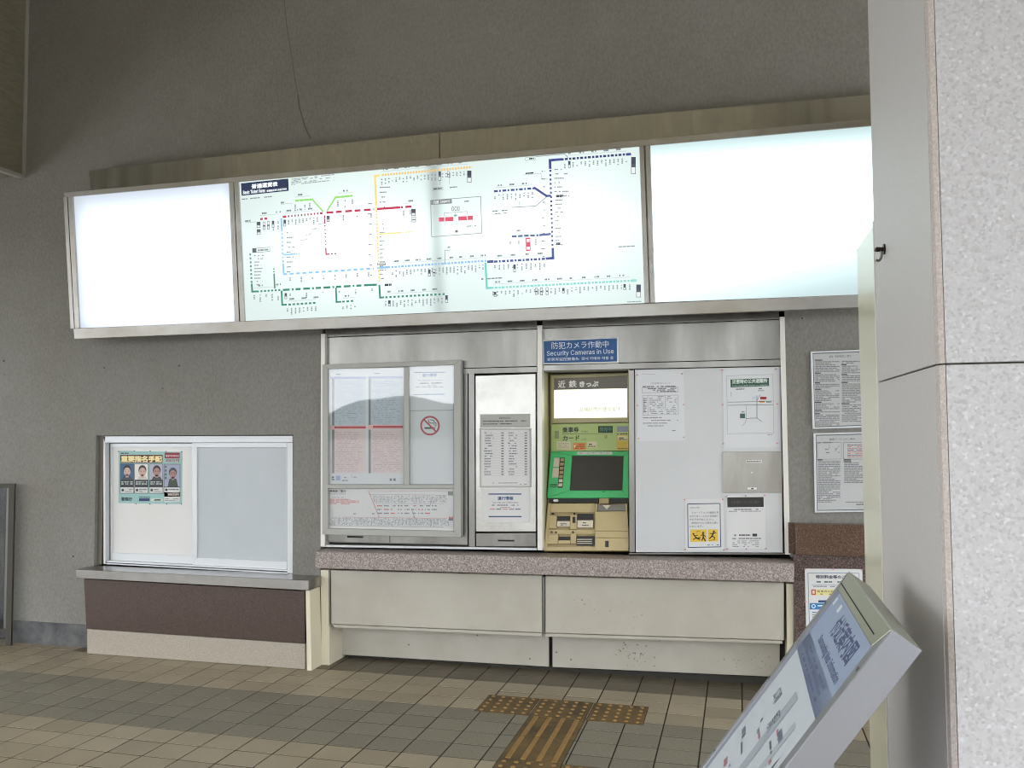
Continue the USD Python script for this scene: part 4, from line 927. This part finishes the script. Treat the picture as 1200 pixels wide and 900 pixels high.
I.disc((682, 703), .9, (110, 98, 88), 7); I.disc((685, 708), .8, (110, 98, 88), 7); I.add_to(cbase, name='stain', kind='stuff')
I = Ink(LP, .0004)
for _ in range(34):
    x = min(max(random.gauss(744, 14), 700), 790); I.disc((x, random.uniform(750, 781)), random.uniform(.4, 1.1), (116, 106, 94), 7)
for _ in range(22): I.disc((random.uniform(840, 905), random.uniform(762, 785)), random.uniform(.4, .9), (140, 130, 118), 7)
for u, v in ((479, 755.6), (559.5, 744.4), (652, 764.4), (669, 773), (621, 772)): I.disc((u, v), 1.0, (96, 88, 78), 7)
I.add_to(cbase, name='stain', kind='stuff')
cbase.done()

# ------------------------------------------------------------------ window and its counter
FW = Y(5.30)
wd = Thing('window_1', 'white two sash sliding window with frosted panes', kind='structure')
wd.add('frame_header', plate(FW, [(120.8, 511), (343, 510.6), (343, 518.6), (122.6, 518.8)], .03, .06, .002), 'aluminium_white')
wd.add('frame_jamb', plate(FW, [(120.8, 511.6), (123.2, 511.6), (123.4, 661), (121.2, 660.8)], .03, .07, .001), 'aluminium_white')
wd.add('frame_jamb', plate(FW, [(336.4, 519), (343, 519), (343.2, 672), (336.8, 671.6)], .03, .07, .001), 'aluminium_white')
wd.add('frame_track', plate(FW, [(123.6, 519), (129, 519), (129, 658), (123.8, 657.8)], -.012, .02), 'track_dark')
wd.add('frame_sill', plate(FW, [(125.4, 657), (337, 668), (337, 669.6), (125.6, 658.9)], .03, .05, .0006), 'aluminium_white')
wd.add('frame_sill', plate(FW, [(124.4, 659.8), (337, 671), (337, 672.4), (124.6, 661.2)], .036, .05, .0006), 'aluminium_white')
s1 = wd.add('sash', ring(FW, [(129.2, 519.6), (226.4, 519.6), (226.8, 662), (129.4, 656.8)], [(131.4, 524), (224.8, 524), (225.2, 651.2), (131.4, 647.8)], -.012, .025, .0012), 'aluminium_white')
wd.add('pane', plate(FW, [(131, 523.6), (225, 523.6), (225.4, 651.6), (131, 648.2)], -.022, .006), 'frost_left', s1, label='frosted white pane')
s2 = wd.add('sash', ring(FW, [(225, 518.9), (336.2, 518.7), (336.6, 669), (225.6, 663.6)], [(230.6, 524.2), (335.4, 524.2), (335.8, 658), (230.8, 653.4)], .012, .024, .0012), 'aluminium_white')
wd.add('pane', plate(FW, [(230.4, 524), (335.6, 524), (336, 658.2), (230.6, 653.6)], .002, .006), 'frost_right', s2, label='bluish frosted pane')
wd.add('backing', box(XW0 - .02, XW1 + .02, 5.37, 5.52, ZW0, ZW1), 'cabinet_dark')
wd.add('reveal', box(XW0 + .0005, X(120.6, 580, 5.27) - .002, 5.27, 5.36, ZW0 + .02, ZW1 - .001), 'track_dark')
wd.done()
t = Thing('window_counter', 'low service counter with steel top and brown granite front under the window', 'counter')
CT = Y(5.06)
zt1, zt0 = Z(230, 673.6, 5.06), Z(230, 684.8, 5.06)
t.add('steel_top', plate(CT, [(88, 667.2), (361.4, 680.2), (361.4, 692), (90, 677.4)], 0, YW - 5.065, .002), 'steel_counter')
t.add('steel_top', box(XW0 + .002, XW1 - .002, YW + .001, 5.36, zt1 - .02, zt1 - .004), 'steel_counter')
GB = Y(5.10)
t.add('granite_front', plate(GB, [(98, 678.4), (356.8, 692.6), (357.2, 754), (101, 736.6)], 0, .138, .002), 'granite_brown', label='dark red brown granite front slab')
PB = Y(5.112)
a = PB.uv(np.array([PB.at(*p) for p in [(102, 737), (357.2, 754.6), (357.4, 784), (102, 766.4)]])); a[2:, 1] = .002
t.add('plinth', plate_st(PB, a, 0, .126, .002), 'plinth_stone', label='pale stone plinth')
a = GB.uv(np.array([GB.at(*p) for p in [(358, 692), (363, 692), (365.2, 785), (359.6, 785)]])); a[2:, 1] = 0
t.add('end_panel', plate_st(GB, a, 0, .139, .002), 'cream_post', label='cream painted end post')
t.done()

# wanted poster
PP = Y(5.322)
t = Thing('wanted_poster', 'teal police wanted poster with four portraits on the left pane', 'poster')
t.add('sheet', plate(PP, [(139, 528.4), (213.4, 529.6), (213, 590.8), (138.8, 589.4)], .0022, .0012), 'paper_poster')
I = Ink(PP, .0026)
I.greek((141.4, 530.6), (151, 530.6), 1.3, (60, 60, 66)); I.rect(141, 533, 190.6, 542.4, (96, 56, 50)); I.rect(193, 530.4, 210.6, 537, (140, 40, 60)); I.rect(193, 537, 210.6, 542.2, (176, 178, 176))
sk = [(206, 180, 170), (202, 168, 156), (170, 132, 126), (164, 124, 120)]; bg = [(60, 96, 140), (226, 222, 218), (176, 176, 196), (158, 164, 190)]; cl = [(56, 62, 74), (196, 190, 184), (70, 64, 70), (58, 70, 60)]
cols = [(141.2, 156.4, 543.6, 562), (158, 173.4, 543.8, 562.2), (175.2, 190.6, 544, 562.4), (192.4, 210.8, 544.2, 570.4)]
for (a, b, c, d) in cols: I.rect(a - .5, c - .5, b + .5, 578.4, (50, 54, 60))
I.up()
I.text('重要指名手配', (141.8, 541.4), (190, 541.6), 7.4, (244, 226, 170), 40, 2); I.text('捜査特別報奨金', (194, 535.4), (209.8, 535.6), 2.6, (240, 214, 214), 26, 0); I.text('300万円', (194, 541.6), (209.8, 541.8), 4, (110, 108, 106), 30, 1)
for k, (a, b, c, d) in enumerate(cols):
    m_ = (a + b) / 2 + (.8, 1.2, .6, 1.6)[k]; I.rect(a, c, b, d, bg[k])
I.up()
for k, (a, b, c, d) in enumerate(cols):
    m_ = (a + b) / 2 + (.2, 1.2, .8, 1.0)[k]; cy = c + 8.4 + (k == 3) * 2.4; hr = (50, 44, 46) if k < 3 else (70, 66, 80)
    I.poly([(max(a, m_ - 6.2), d), (m_ - 4, cy + 6), (m_ + 4, cy + 6), (min(b, m_ + 6.2), d)], cl[k]); I.disc((m_, cy - 1.2), 4.7, hr, 16, 1.28)
I.up()
for k, (a, b, c, d) in enumerate(cols):
    m_ = (a + b) / 2 + (.2, 1.2, .8, 1.0)[k]; cy = c + 8.4 + (k == 3) * 2.4
    I.rect(m_ - 1.6, cy + 4, m_ + 1.6, cy + 7.4, sk[k]); I.disc((m_, cy + .8), 3.9, sk[k], 16, 1.3)
I.up()
for k, (a, b, c, d) in enumerate(cols):
    m_ = (a + b) / 2 + (.2, 1.2, .8, 1.0)[k]; cy = c + 8.4 + (k == 3) * 2.4; D = tuple(int(x * .55) for x in sk[k])
    for s_ in (-1, 1): I.rect(m_ + s_ * 1.7 - .8, cy - .2, m_ + s_ * 1.7 + .8, cy + .5, D); I.rect(m_ + s_ * 1.7 - .9, cy - 1.4, m_ + s_ * 1.7 + .9, cy - .9, D)
    I.rect(m_ - .5, cy + 1.9, m_ + .5, cy + 2.5, tuple(int(x * .8) for x in sk[k])); I.rect(m_ - 1.3, cy + 3.6, m_ + 1.3, cy + 4.3, (150, 90, 90))
    if k < 3:
        I.rect(a, 562.4, b, 569.6, (52, 58, 62)); I.rect(a, 571, b, 577.8, (206, 208, 208))
    else:
        I.rect(a, 571.2, b, 588.4, (206, 208, 208)); I.rect(a, 577, b, 582, (170, 60, 66))
I.up()
for k, (a, b, c, d) in enumerate(cols):
    if k < 3: 
        for q in range(4): I.greek((a + 1 + q * 3.5, 564), (a + 3.8 + q * 3.5, 564), 1.4, (190, 196, 196), .9, (.8, 1.6)); I.greek((a + 1 + q * 3.5, 566.4), (a + 3.8 + q * 3.5, 566.4), 1.4, (190, 196, 196), .9, (.8, 1.6))
        I.disc((a + 2.6, 574.4), 1.6, (60, 60, 64), 10); I.greek((a + 5, 573), (b - 1, 573), 1.2, (130, 130, 134)); I.greek((a + 5, 575.4), (b - 1, 575.4), 1.1, (150, 150, 154))
    else:
        I.disc((a + 2.6, 574), 1.6, (60, 60, 64), 10); I.greek((a + 5, 573), (b - 1, 573), 1.2, (110, 110, 114)); I.text('300万円', (a + 4, 581.2), (b - 1.4, 581.3), 3.6, (236, 220, 216), 28, 1); I.greek((a + 1, 584), (b - 2, 584), 1, (150, 150, 154)); I.greek((a + 1, 586), (b - 5, 586), 1, (150, 150, 154)); 
        for q in range(4): I.rect(a + .8, 545.6 + q * 4.4, a + 2.8, 548.4 + q * 4.4, (70, 110, 90))
I.text('警察庁', (142, 587), (155, 587.1), 4.4, (50, 70, 76), 28, 1); I.greek((163, 582), (176, 582), 1.2, (70, 100, 104)); I.rect(163, 584, 175.4, 587.2, (36, 56, 100)); I.rect(176.4, 584.4, 190.4, 587.4, (206, 212, 206)); I.greek((177.4, 585.2), (189.6, 585.2), 1.4, (80, 90, 90)); I.add_to(t)
for u, v in ((139, 529), (157.4, 528.4), (176, 528.6), (194.6, 529.2), (212.8, 529.4), (159.6, 590.4), (175.6, 590.4), (195.4, 590.6), (212.6, 590.8)): t.add('pin', pin(PP, u, v, .0022, .004, .004), 'pin_blue')
t.done()

# ------------------------------------------------------------------ right wall notices
def framed(name, label, q, draw):
    t = Thing(name, label, 'notice')
    pl = WALL
    c = np.mean(q, 0); inn = [tuple(np.array(p) + np.array([2.2 if k in (0, 3) else -2.2, 2.0 if k < 2 else -2.0])) for k, p in enumerate(q)]
    t.add('frame', ring(pl, q, inn, .022, .021, .002), 'aluminium_white')
    t.add('sheet', plate(pl, inn, .008, .006), 'paper')
    t.add('cover', plate(pl, inn, .014, .002), 'glass', label='clear plastic cover')
    I = Ink(pl, .0085); I.frame([tuple(np.array(p) * .985 + c * .015) for p in inn], .7, (92, 94, 96)); draw(I); I.add_to(t, kind='stuff'); t.done()
def body(I, x0, x1, y0, y1, step, heads=()):
    y, k = y0, 0
    while y < y1:
        if k in heads: I.rect(x0, y - .1, x0 + random.uniform(5, 10), y + 1.2, (86, 86, 90))
        else: I.greek((x0 + .6, y), (x1 - random.choice((0, 0, 0, 5, 10)), y - .15), 1.0, (138, 138, 144), .95, (2, 6))
        y += step; k += 1
def e1(I):
    I.text('鉄道・旅客運送のご案内', (971.6, 419.2), (997.4, 418.4), 2.6, (70, 80, 110), 28, 0)
    body(I, 955, 984, 421.5, 498, 1.9, (0, 8, 14, 18, 26, 31, 33)); body(I, 986, 1015, 423, 494, 1.9, (2, 8, 13, 26)); 
framed('conditions_notice', 'upper of two white framed text notices on the right wall', [(950, 411.8), (1019, 409.4), (1020.4, 500.8), (952.4, 502.8)], e1)
def e2(I):
    I.text('旅客サービスのご案内', (972, 516.2), (1002, 515.6), 2.6, (70, 70, 78), 28, 0)
    I.frame([(957.8, 518.8), (986, 518.6), (986, 538), (957.8, 538.2)], .4, K); I.frame([(988.4, 518.6), (1017, 518.4), (1017, 538), (988.4, 538)], .5, KD); I.greek((958, 518.4), (975, 518.2), 1, KD); I.greek((963, 526), (984, 525.6), 1.2, K, .6); I.greek((963, 530), (984, 529.6), 1.2, K, .6); I.line([(971, 521), (972, 526)], .5, K); I.line([(978, 529), (984, 522)], .5, K)
    for k in range(8): I.greek((993, 521 + k * 2), (1015, 520.8 + k * 2), 1.0, (206, 150, 152) if k % 3 else (140, 130, 136), .9, (2, 6))
    body(I, 958, 985, 538.4, 588, 1.9, (0,)); body(I, 988.6, 1017, 538.4, 566, 1.9, (0, 1)); I.greek((991, 588), (1012, 587.8), 1, K); I.greek((1000, 590.6), (1014, 590.4), 1.2, KD)
framed('service_conditions_notice', 'lower of two white framed text notices on the right wall', [(953.4, 507.6), (1021.6, 506), (1022.6, 599.8), (955, 600.8)], e2)
GW = Y(5.2)
t = Thing('guidance_poster', 'bordered guidance poster with yellow and blue bands on the dark granite wall', 'poster')
t.add('sheet', plate(GW, [(943, 666.4), (1010.6, 667), (1012, 764), (945.4, 762)], .004, .003), 'paper')
I = Ink(GW, .0044)
I.frame([(946.8, 671.4), (1006.8, 671.8), (1008, 759), (949.2, 757.4)], .6, (66, 104, 150)); I.text('特別料金等のご案内', (956, 678), (1001, 678.4), 4.2, (52, 62, 84), 32, 1); I.greek((957, 681), (999, 681.2), 1.8, (90, 120, 110)); I.line([(951, 685.4), (1004, 685.8)], .4, (90, 130, 180)); I.greek((953, 686.6), (1000, 687), 1.2, K)
I.rect(955.6, 690.6, 1004, 697.6, (226, 214, 150)); I.rect(950.8, 690.8, 956, 697.2, (200, 84, 60)); I.rect(959, 703.4, 990, 706, (54, 80, 130)); I.rect(949, 706.8, 1006.6, 714.2, (60, 130, 190)); I.up(); I.rect(952, 692.2, 954.8, 695.8, (236, 200, 180)); I.text('乗車券の料金区間', (957.4, 694.4), (990, 694.6), 2.8, (90, 90, 70), 26, 0); I.greek((958, 695.6), (994, 695.8), 1, (110, 110, 90)); I.circle((953.4, 710.4), 2.4, .9, (230, 240, 246), 14); I.greek((958.4, 709), (985, 709.2), 1.6, (220, 232, 242))
for k in range(14): I.greek((951.6, 717 + k * 2.7), (1003, 717.4 + k * 2.7), 1.2, (130, 134, 144) if k % 4 else (90, 130, 180), .85, (2, 7))
I.add_to(t)
for u, v in ((943.4, 667), (976.4, 666.9), (1010, 667.6), (944, 705)): t.add('pin', pin(GW, u, v, .004), 'pin_pink')
t.done()

# ------------------------------------------------------------------ folded gate at the left edge
t = Thing('steel_barrier', 'dark framed glass barrier at the left edge of the hall', 'barrier')
p0 = np.array([X(12.5, 660, 5.17), 5.17, 0]); dr = np.array([-.88, -.47, 0]); nr = np.array([.47, -.88, 0])
ztop = Z(12, 571.5, 5.17)
def slab(a, b, z0, z1, w_):
    pts = []
    for s_ in (a, b):
        for k in (-w_ / 2, w_ / 2):
            for z in (z0, z1): pts.append(p0 + dr * s_ + nr * k + [0, 0, z])
    return hull(pts)
t.add('post', slab(-.018, .018, 0, ztop, .036), 'post_paint'); t.add('post', slab(.9, .936, 0, ztop, .036), 'post_paint')
t.add('top_rail', slab(-.02, .94, ztop, ztop + .03, .04), 'post_paint')
t.add('bottom_rail', slab(.018, .9, .03, .055, .03), 'post_paint'); t.add('bottom_rail', slab(.018, .9, .10, .125, .03), 'post_paint')
t.add('edge_strip', slab(.019, .034, .126, ztop - .001, .02), 'steel_dark'); t.add('pane', slab(.041, .899, .127, ztop - .002, .008), 'glass_dim', label='smoky glass infill')
t.done()

# ------------------------------------------------------------------ stone column, cream post and sloping sign at the right
XC = .353
CP = Plane((XC, 0, 0), (-1, 0, 0), (0, -1, 0))
yn, yf = float(CP.at(1095.6, 400)[1]), float(CP.at(1033.5, 600)[1])
yfr = yn - .018
xfr = X(1105, 400, yfr)
zj = 1.683
foot = [(XC, yf), (XC, yn), (xfr, yfr), (1.15, yfr), (1.15, yf)]
def prism_xy(xy, z0, z1, bev=0.0):
    g = Polygon(xy)
    pts = []
    if bev:
        gi = np.array(g.buffer(-bev, join_style=2).exterior.coords)[:-1]
        for z in (z0, z1): pts.append(np.c_[gi, np.full(len(gi), z)])
        for z in (z0 + bev, z1 - bev): pts.append(np.c_[np.array(xy), np.full(len(xy), z)])
    else:
        for z in (z0, z1): pts.append(np.c_[np.array(xy), np.full(len(xy), z)])
    return hull(np.vstack(pts))
t = Thing('column', 'pale terrazzo clad column filling the right edge', kind='structure')
core = [(XC + .01, yf - .004), (XC + .01, yn + .004), (xfr + .01, yfr + .01), (1.14, yfr + .01), (1.14, yf - .004)]
t.add('core', prism_xy(core, 0, CEIL - .01), 'crack')
for z0, z1 in ((0, zj - .0016), (zj + .0016, CEIL)):
    t.add('cladding', prism_xy([(XC, yf), (XC, yn + .004), (XC + .03, yn + .004), (XC + .03, yf)], z0, z1, .0015), 'terrazzo_fine')
    t.add('cladding', prism_xy([(xfr + .004, yfr), (1.15, yfr), (1.15, yfr + .03), (xfr + .004, yfr + .03)], z0, z1, .0015), 'terrazzo')
    t.add('edge_strip', prism_xy([(XC + .001, yn + .003), (XC + .004, yn - .010), (xfr + .003, yfr + .001), (xfr + .003, yn + .003)], z0, z1), 'terrazzo_edge', label='pinkish rounded edge strip')
t.done()
t = Thing('wall_bolt', 'small rusty eye bolt in the side of the stone column', 'bolt')
c = CP.at(1037, 292)
t.add('washer', cyl(c, c + CP.n * .004, .013, 14), 'bolt_dark')
t.add('bolt', cyl(c, c + CP.n * .02, .0055, 10), 'bolt_dark')
ang = np.linspace(-2.6, 2.2, 14)
t.add('hook', tube([c + CP.n * (.016 - .008 * math.cos(a_)) + np.array([0, 0, -.012 + .016 * math.sin(-a_)]) for a_ in ang], .0034, 6), 'steel_dark')
t.done()
t = Thing('shutter_post', 'glossy cream painted steel post standing behind the stone column', 'post')
ycf = float(CP.at(1013, 690)[1])
zpt = float(CP.at(1012, 277)[2])
t.add('post', prism_xy([(XC + .004, ycf), (XC + .004, yf + .002), (XC + .12, yf + .002), (XC + .12, ycf)], 0, zpt, .004), 'cream_gloss')
t.add('guide_edge', prism_xy([(XC - .002, yf + .012), (XC - .002, yf + .003), (XC + .0035, yf + .003), (XC + .0035, yf + .012)], 0, zpt), 'steel_bright')
t.done()

# sloping information board
N0 = np.array([.24, 1.549, 1.2335]); F0 = np.array([.24, 2.13, 1.2305])
dn = np.array([-.173, 0, -.2405]); dn /= np.linalg.norm(dn)
SP = Plane(N0, (dn[2], 0, -dn[0]), (0, -1, 0))      # face; ex runs towards the viewer's side (the sign's right), ey up the slope
if SP.n[2] < 0: SP = Plane(N0, -SP.n, (0, -1, 0))
Ls, Wd, TH = 1.06, .581, .056
# local coordinates: s along -Y from the near edge (s=0 near edge, s=-Wd far edge), t up the slope (0 at the top edge)
sgn = 1 if SP.ey[2] > 0 else -1
def ST(s, t): return (s, sgn * t)
ib = Thing('information_board', 'sloping metal framed area information board leaning beside the stone column', 'information board')
fr = .036
ib.add('frame', cat([plate_st(SP, [ST(0, 0), ST(-fr, -fr * 1.35), ST(-fr, -Ls + fr), ST(0, -Ls)], .002, TH, .002), plate_st(SP, [ST(-Wd, 0), ST(-Wd + fr * .8, -fr * 1.35), ST(-Wd + fr * .8, -Ls + fr), ST(-Wd, -Ls)], .002, TH, .002), plate_st(SP, [ST(0, -Ls), ST(-Wd, -Ls), ST(-Wd + fr, -Ls + fr), ST(-fr, -Ls + fr)], .002, TH, .002)]), 'sign_frame')
ib.add('end_cap', plate_st(SP, [ST(0, 0), ST(-Wd, 0), ST(-Wd + fr * .8, -fr * 1.35), ST(-fr, -fr * 1.35)], .0015, TH, .003), 'sign_frame_reflect', label='grey green end cap of the frame')
ib.add('joint', plate_st(SP, [ST(-.07, -.030), ST(-Wd + .012, -.030), ST(-Wd + .012, -.0325), ST(-.07, -.0325)], .0019, .002), 'gap_dark')
ib.add('back', plate_st(SP, [ST(-.005, -.004), ST(-Wd + .005, -.004), ST(-Wd + .005, -Ls + .005), ST(-.005, -Ls + .005)], -.02, TH - .021), 'sign_frame')
pa = ib.add('map_panel', plate_st(SP, [ST(-fr, -fr * 1.35), ST(-Wd + fr * .8, -fr * 1.35), ST(-Wd + fr * .8, -Ls + fr), ST(-fr, -Ls + fr)], -.006, .006), 'sign_face')
class InkST(Ink):
    def poly(self, st, col):
        p = self.pl.xyz(np.array([ST(*q) for q in st]), self.off + self.lay); k = len(p)
        self.v.append(p); self.c.append(np.tile(lin(col), (k, 1))); self.f += [(self.n, self.n + i, self.n + i + 1) for i in range(1, k - 1)]; self.n += k
        return self
    def greek(self, p0, p1, h, col, fill=.8, word=(.004, .02)):
        p0, p1 = np.array(p0, float), np.array(p1, float); L = np.hypot(*(p1 - p0)); d = (p1 - p0) / L; n = np.array([-d[1], d[0]]) * h; t_ = 0.0
        while t_ < L:
            w_ = min(random.uniform(*word), L - t_)
            if random.random() < fill:
                a, b = p0 + d * t_, p0 + d * (t_ + w_ * .86); self.poly([a, b, b + n, a + n], col)
            t_ += w_
        return self
I = InkST(SP, -.0056)
s0, s1, t0 = -Wd + fr * .8, -fr, -fr * 1.35
I.poly([(s0, t0), (s1, t0), (s1, t0 - .165), (s0, t0 - .165)], (150, 166, 196)); I.poly([(s0, t0 - .115), (s1, t0 - .115), (s1, t0 - .165), (s0, t0 - .165)], (122, 138, 172)); I.up()
I.poly([(s0 + .09, t0 - .012), (s0 + .115, t0 - .012), (s0 + .115, t0 - .03), (s0 + .09, t0 - .03)], (214, 220, 228)); I.poly([(s0 + .01, t0 - .012), (s0 + .03, t0 - .012), (s0 + .03, t0 - .03), (s0 + .01, t0 - .03)], (214, 220, 228))
for s_, a, b, yy, hh, cj in (('付近案内図', s0 + .16, s0 + .43, t0 - .068, .05, True), ('Surrounding Map Information', s0 + .12, s0 + .45, t0 - .108, .024, False)):
    for x0, y0, x1, y1 in glyph_rects(s_, 40, 1, cj): I.poly([(a + (b - a) * x, yy + hh * y) for x, y in ((x0, y0), (x1, y0), (x1, y1), (x0, y1))], (62, 76, 122))
for k in range(3): I.greek((s0 + .06, t0 - .13 - k * .013), (s1 - .1, t0 - .13 - k * .013), .006, (88, 102, 146))
# the map itself: streets, railway and small lettering
def road(a, b, w_, col):
    a, b = np.array(a), np.array(b); d = (b - a) / np.hypot(*(b - a)); n = np.array([-d[1], d[0]]) * w_ / 2; I.poly([a + n, b + n, b - n, a - n], col)
m0 = t0 - .165
road((s0 + .27, m0 - .03), (s0 + .29, -Ls + fr), .05, (160, 170, 182)); road((s0 + .40, m0 - .05), (s0 + .36, -Ls + fr), .03, (170, 180, 190)); road((s0, m0 - .42), (s1, m0 - .34), .03, (170, 180, 190)); I.up()
for k in range(26):
    a = s0 + random.uniform(.05, .42); b = m0 - random.uniform(.05, .5); I.greek((a, b), (a + random.uniform(.02, .07), b), random.choice((.006, .009, .014)), random.choice([(86, 96, 116), (110, 120, 138), (130, 138, 152), (176, 120, 130)]), .9, (.004, .012))
for s_, a, b, yy, hh in (('駅', s0 + .225, s0 + .27, m0 - .13, .045), ('広場', s0 + .10, s0 + .16, m0 - .10, .03)):
    for x0, y0, x1, y1 in glyph_rects(s_, 32, 0, True): I.poly([(a + (b - a) * x, yy + hh * y) for x, y in ((x0, y0), (x1, y0), (x1, y1), (x0, y1))], (96, 106, 122))
I.poly([(s1 - .06, m0 - .10), (s1 - .045, m0 - .19), (s1 - .075, m0 - .175)], (70, 78, 88))
I.add_to(ib, pa, name='map_print')
def along(s, t, off): return SP.xyz(np.array([ST(s, t)]), off)[0]
for k in range(5):
    for s_ in (-Wd + .012, -.015): ib.add('rivet', cyl(along(s_, -.09 - .22 * k, .002), along(s_, -.09 - .22 * k, .0035), .004, 8), 'steel_dark')
# added solid support under the board, unseen, blocks light to darken the column
def under(x): return 1.2335 - (.24 - x) / .173 * .2405 - TH / .5839
ped = [(x, y, z) for x in (-.04, .15) for y in (1.62, 2.06) for z in (.012, under(x) - .001)]
ib.add('added_pedestal', hull(ped), 'sign_frame')
ib.add('foot_plate', box(-.10, .21, 1.58, 2.10, 0, .012, .003), 'sign_frame')
ib.done()

# ------------------------------------------------------------------ outside: a hill behind the forecourt (seen in reflections)
n = 240
xs = np.linspace(-150, 130, n); ys = np.linspace(-140, -95, 14)
v, f = [], []
for j, y_ in enumerate(ys):
    for i, x_ in enumerate(xs):
        e = math.sin(math.pi * j / 13)
        top = 3.4 + 3.1 * sm(x_, -62, -57.5) - 1.4 * sm(x_, -55, -42) + 1.0 * math.exp(-((x_ - 10) / 30) ** 2) + .35 * math.sin(x_ * .23) + .2 * math.sin(x_ * .61 + 1) + 1.6 * sm(-x_, 75, 110)
        h = top * e - .1
        v.append((x_, y_, h))
for j in range(13):
    for i in range(n - 1):
        k = j * n + i; f += [(k, k + 1, k + n + 1), (k, k + n + 1, k + n)]
single('hill', (np.array(v), np.array(f)), 'hill_green', 'low wooded hill beyond the forecourt outside the hall', 'hill', kind='structure', smooth=True)
